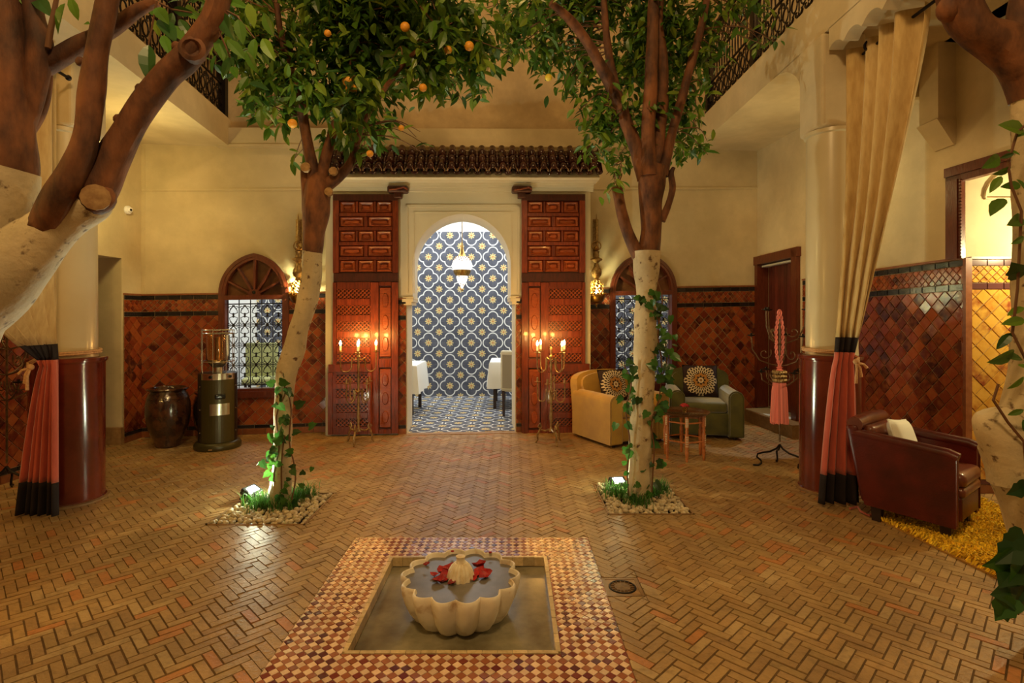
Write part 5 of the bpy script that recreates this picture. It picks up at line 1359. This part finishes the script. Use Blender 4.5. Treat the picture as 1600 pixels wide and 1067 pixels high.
def canopy(e, blobs, D, size, dens, nsingle, twigsrc, near=-.5, far=.6):
    items = []; tw = MB(); base = e.location
    for bl_ in blobs:
        px, py, r = bl_[:3]; d0 = D+(bl_[3] if len(bl_) > 3 else R.uniform(near, far)); c = P(px, py, d0); rm = r*d0/F
        src = min(twigsrc, key=lambda q: (q-c).length+max(0, q.z-c.z)*.5)
        n = max(2, int(r/13)); tips = []
        for i in range(n):
            t = c+Vector((R.gauss(0, .55)*rm, R.gauss(0, .5)*max(rm, .25), R.gauss(0, .5)*rm)); mid = (src+t)/2+Vector((R.gauss(0, .05), R.gauss(0, .05), .08+R.gauss(0, .05)))
            pp = [p for p, _ in smooth_path([(src, 0), (mid, 0), (t, 0)], 4)]
            tw.tube([p-base for p in pp], [.007-.0045*q/(len(pp)-1) for q in range(len(pp))], 4, cap=False); tips.append(pp)
        for i in range(int(dens*r*r/260)):
            pp = R.choice(tips); q = pp[min(len(pp)-1, int(len(pp)*(R.random()**.45)))]
            p = q+Vector((R.gauss(0, .38)*rm, R.gauss(0, .35)*max(rm, .22), R.gauss(0, .36)*rm)); 
            if (Vector((p.x-c.x, 0, p.z-c.z))).length > rm*1.15: continue
            d = Vector((R.gauss(0, 1), R.gauss(0, .8), R.gauss(-.7, .6))); items.append((p, orient(d, Vector((R.gauss(0, .5), R.gauss(-.5, .5), 1))), size*R.uniform(.65, 1.25)))
    tag(tw.build('twigs', 'stem', e), kind='stuff')
    leaves(e, items, nsingle, LEAF, 'leaf')
def fruit(e, pts, D, m_):
    for px, py, r in pts:
        MB().ball((0, 0, 0), (r, r, r*.95), 14, 9).build('orange' if m_ == 'orange_peel' else 'lemon', m_, e, True).location = P(px, py, D)-e.location
# leaning tree, middle left
tB = tag(empty('orange_tree', (-1.88, 4.44, 0)), 'orange tree with a bent whitewashed trunk, floodlit, beside the gas heater', 'tree', 'courtyard orange trees')
DB = 4.44
branch(tB, [(436, 803, 21), (436, 790, 17.5), (440, 740, 14.5), (442, 690, 13.5), (443, 640, 13.5), (447, 592, 15), (455, 560, 16.5), (464, 525, 15.5), (475, 485, 14.5), (482, 462, 15.5), (487, 430, 15.5), (488, 392, 14)], DB, 'trunk', 'whitewash', 14)
t1 = branch(tB, [(488, 396, 14), (491, 360, 17), (495, 320, 21), (499, 290, 20), (503, 272, 10)], DB, 'upper_trunk', 'bark', 14)
t2 = branch(tB, [(488, 310, 11), (490, 270, 9.5), (482, 232, 8.5), (475, 190, 7.5), (468, 150, 7, 4.35), (455, 110, 6, 4.3), (440, 60, 5, 4.2), (432, 5, 4, 4.1)], DB, 'branch', 'bark')
t3 = branch(tB, [(503, 300, 11), (506, 262, 9), (515, 225, 7.5), (528, 180, 6.5, 4.5), (545, 120, 5.5, 4.5), (560, 60, 4.5, 4.5), (572, 0, 4, 4.5)], DB, 'branch', 'bark')
t4 = branch(tB, [(508, 290, 11), (530, 275, 9), (547, 255, 7), (555, 228, 6), (568, 190, 5, 4.3), (600, 140, 4, 4.2), (640, 90, 3.5, 4.1), (690, 50, 3, 4.1)], DB, 'branch', 'bark')
t5 = branch(tB, [(482, 330, 10), (479, 290, 8), (476, 262, 6)], DB, 'branch', 'bark')
for px, py, r in ((478, 262, 7), (514, 300, 6), (521, 268, 6)):
    MB().lathe([(r*DB/F, -.02), (r*DB/F*1.1, .015), (r*DB/F*.7, .02), (0, .017)], 10, Matrix.Translation(P(px, py, DB-.08)-tB.location) @ Matrix.Rotation(PI/2.3, 4, 'X')).build('cut_stub', 'cut_wood', tB, True)
src = t2[8:]+t3[8:]+t4[10:]
canopy(tB, [(390, 30, 55), (420, 70, 50), (372, 85, 38), (425, 120, 42), (395, 120, 30), (445, 160, 34), (425, 172, 30), (410, 182, 22), (470, 40, 55), (455, 95, 45), (500, 30, 55), (530, 60, 60), (520, 110, 48), (565, 30, 55), (580, 80, 60), (560, 130, 50), (610, 40, 60), (620, 100, 55), (600, 150, 46), (560, 170, 42), (530, 165, 36), (510, 190, 26), (650, 60, 60), (660, 120, 46), (690, 40, 60), (700, 95, 48), (690, 140, 28), (725, 60, 50), (735, 125, 26), (640, 160, 26), (585, 190, 34), (595, 225, 20), (560, 240, 17), (650, 215, 9), (660, 225, 9), (520, 215, 22), (760, 30, 45), (745, 90, 34), (470, -30, 60), (560, -40, 70), (650, -40, 70), (400, -40, 60), (472, 255, 12), (555, 205, 22), (480, 130, 30), (640, 10, 55), (540, 10, 55)],
       DB, .125, 24, 300, src, -.3, .6)
fruit(tB, [(543, 127, .037), (549, 139, .041), (457, 193, .034)], 4.0, 'orange_peel'); fruit(tB, [(661, 137, .03), (578, 240, .026), (627, 200, .022), (633, 42, .036), (733, 72, .036), (700, 78, .03), (512, 52, .026)], 4.05, 'orange_peel')
# straight tree, middle right
tC = tag(empty('orange_tree', (1.07, 4.60, 0)), 'tall straight orange tree with a whitewashed trunk before the armchairs', 'tree', 'courtyard orange trees')
DC = 4.6
branch(tC, [(1000, 795, 25), (1000, 780, 21), (1000, 740, 18.5), (1001, 690, 17.5), (1003, 640, 17.5), (1005, 600, 17), (1008, 540, 17.5), (1009, 490, 16.5), (1010, 450, 16.5), (1010, 420, 19), (1010, 393, 23)], DC, 'trunk', 'whitewash', 14)
u1 = branch(tC, [(1014, 398, 17), (1017, 360, 15.5), (1018, 320, 17.5), (1018, 285, 21), (1018, 260, 20)], DC, 'upper_trunk', 'bark', 14)
u2 = branch(tC, [(998, 400, 11), (986, 375, 10), (976, 350, 9), (969, 320, 8.5), (964, 292, 8.5)], DC, 'branch', 'bark')
u3 = branch(tC, [(1008, 280, 13), (995, 235, 11), (978, 190, 10.5), (960, 145, 10), (940, 105, 9, 4.5), (915, 62, 8, 4.4), (888, 28, 7, 4.3), (860, 5, 5, 4.2)], DC, 'branch', 'bark')
u4 = branch(tC, [(1014, 275, 13), (1013, 220, 11), (1016, 150, 10.5), (1019, 70, 9.5), (1023, -20, 8)], DC-.06, 'branch', 'bark')
u5 = branch(tC, [(1026, 275, 12), (1031, 215, 9.5), (1035, 150, 9), (1036, 90, 8), (1030, 40, 6), (1034, -20, 5)], DC+.05, 'branch', 'bark')
u6 = branch(tC, [(1034, 275, 10), (1046, 225, 7.5), (1062, 165, 7), (1080, 100, 6.5), (1095, 45, 6), (1108, -20, 5)], DC, 'branch', 'bark')
u7 = branch(tC, [(966, 150, 7), (956, 110, 6.5), (948, 60, 6), (943, -10, 5)], DC+.05, 'branch', 'bark')
u8 = branch(tC, [(1034, 345, 6), (1044, 322, 5), (1051, 295, 5), (1049, 272, 4), (1053, 262, 3)], DC, 'branch', 'bark', wob=.4)
src = u3[14:]+u4[8:]+u5[8:]+u6[8:]+u7[6:]+[u2[-1]]
canopy(tC, [(785, 25, 48), (800, 75, 26), (835, 40, 50), (870, 70, 44), (860, 110, 26), (845, 95, 30), (905, 30, 55), (905, 100, 40), (915, 145, 34), (900, 125, 25), (940, 185, 36), (930, 215, 28), (945, 240, 26), (905, 205, 13), (965, 215, 34), (960, 262, 24), (950, 300, 13, -.1), (962, 280, 16, -.1), (955, 20, 55), (985, 70, 46), (1000, 20, 55), (985, 130, 40), (1000, 180, 34), (1050, 40, 60), (1060, 100, 50), (1050, 150, 44), (1075, 170, 34), (1060, 210, 34), (1085, 215, 24), (1110, 222, 15), (1060, 245, 16), (1040, 190, 30), (1085, 60, 40), (1080, 110, 28), (1150, -10, 34), (1190, 30, 30), (1205, 60, 24), (1195, 85, 14), (900, -40, 70), (1000, -40, 70), (1100, -40, 70), (820, -20, 60), (1185, -30, 34), (1010, 240, 20), (880, 0, 50), (970, 165, 26), (790, 70, 30), (815, 95, 22), (1088, 150, 20), (1085, 235, 20), (1010, 90, 50), (1040, 120, 40), (870, 115, 24), (925, 175, 26)],
       DC, .105, 23, 300, src, .12, .85)
fruit(tC, [(857, 121, .03)], 4.5, 'lemon_peel')
# near tree, left edge of the frame
tA = tag(empty('orange_tree', (-2.62, 2.2, 0)), 'near orange tree with thick crossing brown limbs over the curtained pillar', 'tree', 'courtyard orange trees')
DA = 2.2
branch(tA, [(-225, 1110, 90), (-215, 1000, 78), (-200, 850, 72), (-170, 700, 70), (-125, 590, 70), (-80, 505, 66), (-45, 430, 60), (-18, 360, 52), (2, 300, 46), (12, 262, 40)], DA, 'trunk', 'whitewash', 18, .08)
branch(tA, [(-75, 500, 62), (-20, 452, 58), (22, 412, 49), (65, 372, 40), (105, 340, 33), (140, 318, 30), (155, 308, 24)], DA, 'whitewashed_limb', 'whitewash', 16, .1)
MB().ball(P(146, 309, DA-.02)-tA.location, (.085, .06, .07), 12, 9).build('burl', 'bark', tA, True)
MB().lathe([(.045, -.02), (.05, .012), (.03, .016), (0, .012)], 12, Matrix.Translation(P(150, 309, DA-.09)-tA.location) @ Matrix.Rotation(PI/2, 4, 'X') @ Matrix.Rotation(.5, 4, 'Y')).build('cut_stub', 'cut_wood', tA, True)
w1 = branch(tA, [(14, 330, 8), (13, 282, 34), (14, 200, 36), (12, 120, 34), (8, 40, 32), (-4, -60, 30)], DA, 'upper_trunk', 'bark', 16)
w2 = branch(tA, [(138, 330, 8), (148, 305, 27), (172, 255, 24), (205, 195, 22), (235, 150, 20), (262, 115, 20), (288, 92, 20), (312, 62, 18), (335, 25, 17), (352, -40, 15)], DA, 'branch', 'bark', 12)
w3 = branch(tA, [(40, 410, 6, 2.2), (62, 368, 20, 2.17), (92, 312, 23), (118, 265, 21), (135, 215, 18.5), (142, 150, 18), (150, 90, 17), (162, 30, 16), (178, -50, 14)], DA-.08, 'branch', 'bark', 12)
w4 = branch(tA, [(20, 128, 18), (48, 112, 17), (85, 95, 15), (130, 68, 14), (175, 45, 12), (212, 18, 10), (245, 2, 8)], DA+.05, 'branch', 'bark', 12)
w5 = branch(tA, [(40, 200, 13), (52, 150, 15), (60, 105, 17), (62, 70, 17), (52, 25, 14), (44, -40, 12)], DA+.02, 'branch', 'bark', 12)
w6 = branch(tA, [(25, 235, 9), (58, 180, 10), (70, 130, 10), (66, 80, 12)], DA+.06, 'branch', 'bark', 10)
branch(tA, [(75, 75, 4), (80, 40, 4), (92, -20, 3)], DA, 'branch', 'stem', 8)
MB().lathe([(.045, -.03), (.05, .012), (.035, .018), (.02, -.005), (0, -.006)], 14, Matrix.Translation(P(301, 78, DA-.035)-tA.location) @ Matrix.Rotation(PI/2.1, 4, 'X') @ Matrix.Rotation(.3, 4, 'Y')).build('cut_stub', 'bark', tA, True)
for px, py in ((218, 138), (184, 186), (275, 72), (125, 96)): MB().ball(P(px, py, DA-.02)-tA.location, (.018, .014, .02), 7, 5).build('knot', 'bark', tA, True)
items = []; tw = MB()
def hand(D, lst, dz=0):
    for px, py, qx, qy, l in lst:
        a, b = P(px, py, D+R.uniform(-.03, .03)), P(qx, qy, D+R.uniform(-.06, .02)); d = b-a
        items.append((a, orient(d, Vector((R.gauss(0, .5), -1, R.gauss(.2, .4)))), d.length*.9))
hand(DA, [(102, 5, 80, 55, 0), (110, -5, 122, 35, 0), (55, -6, 78, 22, 0), (30, -12, 60, 22, 0), (140, 38, 128, 34, 0), (232, 70, 228, 128, 0), (244, 12, 262, 34, 0), (250, 30, 276, 62, 0), (270, 15, 305, 22, 0), (300, 20, 335, 40, 0), (345, 20, 362, 62, 0), (352, 0, 390, 10, 0), (340, 60, 350, 95, 0), (355, 62, 385, 92, 0), (372, 30, 380, 70, 0), (388, 5, 398, 45, 0), (360, 90, 345, 122, 0), (398, 60, 392, 100, 0), (318, 60, 300, 40, 0), (300, 5, 318, -20, 0), (262, 5, 285, -5, 0), (385, 80, 402, 118, 0), (412, 20, 425, 60, 0), (410, 60, 428, 95, 0)])
hand(DA+.5, [(240, 30, 250, 60, 0), (262, 40, 290, 60, 0), (280, 30, 300, 60, 0), (230, 10, 260, 25, 0), (255, 55, 265, 85, 0), (270, 20, 262, 50, 0), (290, 10, 310, 30, 0)])
for pts in ([(245, 2), (240, 30), (232, 70)], [(335, 30), (345, 55), (360, 90)], [(340, 10), (370, 25), (398, 60)], [(250, 5), (270, 15), (300, 20)]):
    tw.tube([P(x, y, DA)-tA.location for x, y in pts], [.005, .004, .003], 5)
tag(tw.build('twigs', 'stem', tA), kind='stuff'); leaves(tA, items, 300, LEAF, 'leaf')
# near tree, right edge of the frame
tD = tag(empty('orange_tree', (2.66, 2.5, 0)), 'near orange tree with a forked whitewashed trunk beside the yellow rug', 'tree', 'courtyard orange trees')
DD = 2.5
branch(tD, [(1725, 1110, 70), (1708, 1000, 64), (1675, 900, 60), (1640, 810, 56), (1610, 740, 54), (1588, 690, 50)], DD, 'trunk', 'whitewash', 18, .08)
branch(tD, [(1600, 740, 50), (1580, 695, 42), (1562, 668, 34), (1548, 650, 25), (1545, 643, 12)], DD-.02, 'stump', 'whitewash', 16, .14)
branch(tD, [(1605, 740, 46), (1612, 670, 42), (1618, 600, 37), (1622, 500, 33), (1624, 400, 31), (1624, 250, 31), (1621, 133, 33)], DD, 'whitewashed_limb', 'whitewash', 16)
v1 = branch(tD, [(1622, 150, 36), (1612, 110, 38), (1590, 85, 36), (1562, 68, 30), (1532, 52, 26), (1510, 25, 27), (1496, -10, 27), (1485, -60, 24)], DD, 'branch', 'bark', 14)
v2 = branch(tD, [(1618, 130, 30), (1606, 80, 27), (1604, 30, 24), (1612, -50, 22)], DD+.03, 'branch', 'bark', 14)
MB().ball(P(1484, 14, DD)-tD.location, (.055, .05, .06), 10, 7).build('cut_stub', 'bark', tD, True)

# ================================================ IVY
def ivy(name, base, paths, D, n, size, label, out=.09, front=None, groups='ivy vines on the tree trunks'):
    e = tag(empty(name, base), label, 'ivy', groups); items = []
    for pts in paths:
        sp_ = smooth_path([(P(x, y, (d[0] if d else D)-out*.8), 0) for x, y, *d in pts], 5)
        MB().tube([p for p, _ in sp_], .006, 5).build('vine_stem', 'stem', e, True, world=True)
        for i in range(n):
            p = R.choice(sp_)[0]; q = p+Vector((R.gauss(0, .045), R.gauss(-.025, .03), R.gauss(0, .035)))
            d = Vector((R.gauss(0, .9), R.gauss(-.25, .3), R.gauss(-.6, .6)))
            items.append((q, orient(d, Vector((R.gauss(0, .35), -1, R.gauss(.25, .35)))), size*R.uniform(.6, 1.3)))
    leaves(e, items, 300, IVY, 'ivy_leaf'); return e
ivy('ivy_vine', (-1.83, 4.34, 0), [[(430, 790), (428, 740), (436, 700), (432, 650), (446, 612), (438, 590)], [(455, 785), (462, 740), (452, 690), (455, 640), (448, 605)], [(440, 770), (440, 720), (445, 680)]], DB, 20, .07, 'ivy climbing the bent whitewashed trunk beside the gas heater')
ivy('ivy_vine', (1.0, 4.50, 0), [[(982, 775), (980, 730), (984, 690), (978, 640), (986, 600), (975, 570)]], DC, 32, .068, 'ivy climbing the heater-facing side of the straight trunk')
ivy('ivy_vine', (1.15, 4.50, 0), [[(1018, 780), (1020, 740), (1022, 700), (1018, 660), (1030, 620), (1034, 570), (1028, 520), (1035, 470), (1028, 440)], [(1034, 590), (1042, 560), (1036, 520), (1020, 480), (1008, 465)]], DC, 36, .075, 'ivy climbing the armchair side of the straight trunk')
e = tag(empty('ivy_vine', (2.3, 2.4, 0)), 'large leaved ivy trailing up the near trunk at the edge of the rug', 'ivy', 'ivy vines on the tree trunks'); items = []
MB().tube([P(x, y, 2.36) for x, y in ((1560, 600), (1552, 625), (1575, 660), (1600, 690), (1610, 800), (1600, 900), (1590, 960))], .006, 6).build('vine_stem', 'stem', e, True, world=True)
MB().tube([P(x, y, 2.36) for x, y in ((1602, 560), (1582, 520), (1590, 450), (1596, 330), (1580, 290), (1575, 255), (1590, 205), (1610, 190))], .006, 6).build('vine_stem', 'stem', e, True, world=True)
hand(2.36, [(1600, 205, 1566, 190, 0), (1585, 215, 1610, 205, 0), (1585, 240, 1560, 248, 0), (1562, 245, 1540, 262, 0), (1572, 235, 1598, 240, 0), (1580, 262, 1552, 275, 0), (1565, 275, 1545, 302, 0), (1595, 290, 1565, 290, 0), (1588, 280, 1610, 300, 0), (1568, 310, 1546, 334, 0), (1598, 340, 1580, 350, 0), (1600, 370, 1582, 382, 0), (1600, 480, 1572, 492, 0), (1602, 500, 1565, 505, 0), (1580, 520, 1556, 548, 0), (1585, 548, 1548, 572, 0), (1590, 570, 1614, 575, 0), (1600, 588, 1576, 612, 0), (1596, 560, 1572, 555, 0), (1600, 640, 1572, 650, 0), (1598, 655, 1618, 690, 0), (1600, 430, 1580, 412, 0), (1604, 760, 1572, 775, 0)])
hand(2.30, [(1600, 835, 1560, 862, 0), (1598, 850, 1552, 885, 0), (1580, 870, 1535, 890, 0), (1590, 880, 1560, 920, 0), (1600, 880, 1580, 925, 0), (1596, 925, 1550, 930, 0), (1580, 935, 1553, 975, 0), (1565, 935, 1580, 980, 0), (1610, 900, 1592, 950, 0), (1600, 835, 1618, 870, 0), (1604, 910, 1575, 905, 0)])
leaves(e, items[:21], 300, LEAF, 'ivy_leaf'); leaves(e, items[21:], 300, IVY, 'ivy_leaf')

# ================================================ TREE BEDS: pebbles, tufts, floodlights
def bed(r, label, skip, nrest):
    x0, x1, y0, y1 = r
    e = tag(empty('tree_bed', ((x0+x1)/2, (y0+y1)/2, 0)), label, 'tree bed', 'pebble beds around the tree trunks', 'structure')
    b = e.location; MB().box((x0, y0, -.06), (x1, y1, -.028)).build('soil', 'soil_dark', e, world=True)
    m = MB()
    for k in range(4):
        a = [(x0, y0), (x1, y0), (x1, y1), (x0, y1)][k]; c = [(x1, y0), (x1, y1), (x0, y1), (x0, y0)][k]
        n_ = Vector((c[1]-a[1], a[0]-c[0], 0)).normalized()*-.012
        m.hexa([(a[0], a[1], -.06), (c[0], c[1], -.06), (c[0]+n_.x, c[1]+n_.y, -.06), (a[0]+n_.x, a[1]+n_.y, -.06)], [(a[0], a[1], .004), (c[0], c[1], .004), (c[0]+n_.x, c[1]+n_.y, .004), (a[0]+n_.x, a[1]+n_.y, .004)])
    m.build('kerb', 'step_tile', e, world=True)
    mes = []
    for k in range(5):
        o = MB().ball((0, 0, 0), 1, 7, 5); o.v = [(x*(1+.12*mnoise.noise(Vector((x*2, y*2, z*2+k*7)))), y*(.8+.12*mnoise.noise(Vector((x*2+9, y*2, z*2+k)))), z*.7) for x, y, z in o.v]; mes.append(o.mesh('pebble', 'pebble', True))
    rest = MB(); cnt = 0; n = 16
    for lay in range(2):
        for i in range(n):
            for j in range(n):
                x = x0+.02+(x1-x0-.04)*(i+R.uniform(.2, .8))/n; y = y0+.02+(y1-y0-.04)*(j+R.uniform(.2, .8))/n; z = -.008+lay*.018+R.uniform(-.004, .006); s = R.uniform(.017, .028)
                if math.hypot(x-skip[0], y-skip[1]) < .10: continue
                if lay and R.random() < .55: continue
                rot = (R.gauss(0, .4), R.gauss(0, .4), R.random()*6)
                if cnt < 300: link('pebble', mes[(i*7+j) % 5], e, Vector((x, y, z))-b, rot, s); cnt += 1
                else: rest.ball((x, y, z), (s, s*.8, s*.7), 7, 5)
    if rest.v: tag(rest.build('pebble_fill', 'pebble', e, True, world=True), kind='stuff')
bed(BEDS[0], 'square bed of cream pebbles around the bent tree trunk', (-1.88, 4.44), 0)
bed(BEDS[1], 'square bed of cream pebbles around the straight tree trunk', (1.07, 4.6), 0)
for k in (2, 3):
    b = BEDS[k]; o = MB().box((b[0], b[2], -.06), (b[1], b[3], -.01)).build('tree_bed', 'earth'); tag(o, 'square earth bed at the foot of the near '+('limb-crossed' if k == 2 else 'forked')+' orange tree', 'tree bed', None, 'structure')
def tuft(spots, n, hgt, label):
    m = MB()
    for px, py, r in spots:
        g = G(px, py)
        for _ in range(n):
            x, y = g.x+R.gauss(0, r), g.y+R.gauss(0, r*.8); a = R.random()*6.3; l = hgt*R.uniform(.4, 1.1); w2 = .003; d = R.uniform(.2, .9)*l
            c, s = math.cos(a), math.sin(a)
            m.add([(x-s*w2, y+c*w2, 0), (x+s*w2, y-c*w2, 0), (x+c*d*.4+s*w2, y+s*d*.4-c*w2, l*.7), (x+c*d*.4-s*w2, y+s*d*.4+c*w2, l*.7), (x+c*d, y+s*d, l)], [(0, 1, 2, 3), (3, 2, 4)])
    tag(m.build('grass_tuft', 'grass'), label, 'grass', None, 'stuff')
tuft([(462, 782, .06), (475, 778, .05), (418, 792, .06), (440, 797, .05), (402, 795, .05)], 130, .13, 'green grass tufts among the pebbles at the bent trunk')
tuft([(958, 772, .06), (1025, 775, .05), (1000, 790, .05), (970, 778, .05), (1030, 768, .04)], 120, .12, 'green grass tufts among the pebbles at the straight trunk')
def flood(p, target, label, power, col):
    d = (Vector(target)-Vector(p)).normalized(); q = d.to_track_quat('-Z', 'Y')
    e = empty('floodlight', p); e.matrix_basis = Matrix.Translation(p) @ q.to_matrix().to_4x4(); tag(e, label, 'floodlight', 'garden floodlights')
    MB().rbox((-.075, -.055, -.02), (.075, .055, .035), .012).build('housing', 'black_plastic', e)
    MB().box((-.045, -.03, -.0225), (.045, .03, -.0205)).build('lens', 'spot_glass', e)
    MB().tube([Vector((.085, 0, 0)), Vector((.085, .02, .06)), Vector((-.085, .02, .06)), Vector((-.085, 0, 0))], .006, 5).build('bracket', 'iron', e)
    lamp('flood_spill', 'POINT', Vector(p)+d*.09, power*.045, col, .03)
    lamp('flood_beam', 'SPOT', Vector(p)+d*.03, power, col, .04, target=target, angle=2.5, blend=.6)
flood((-2.15, 4.55, .085), (-1.62, 4.40, 1.2), 'black floodlight shining up the bent trunk', 240, (.93, 1, .72))
flood((.95, 4.93, .045), (1.02, 4.62, .9), 'black floodlight hidden in the grass behind the straight trunk', 70, (.9, 1, .6))
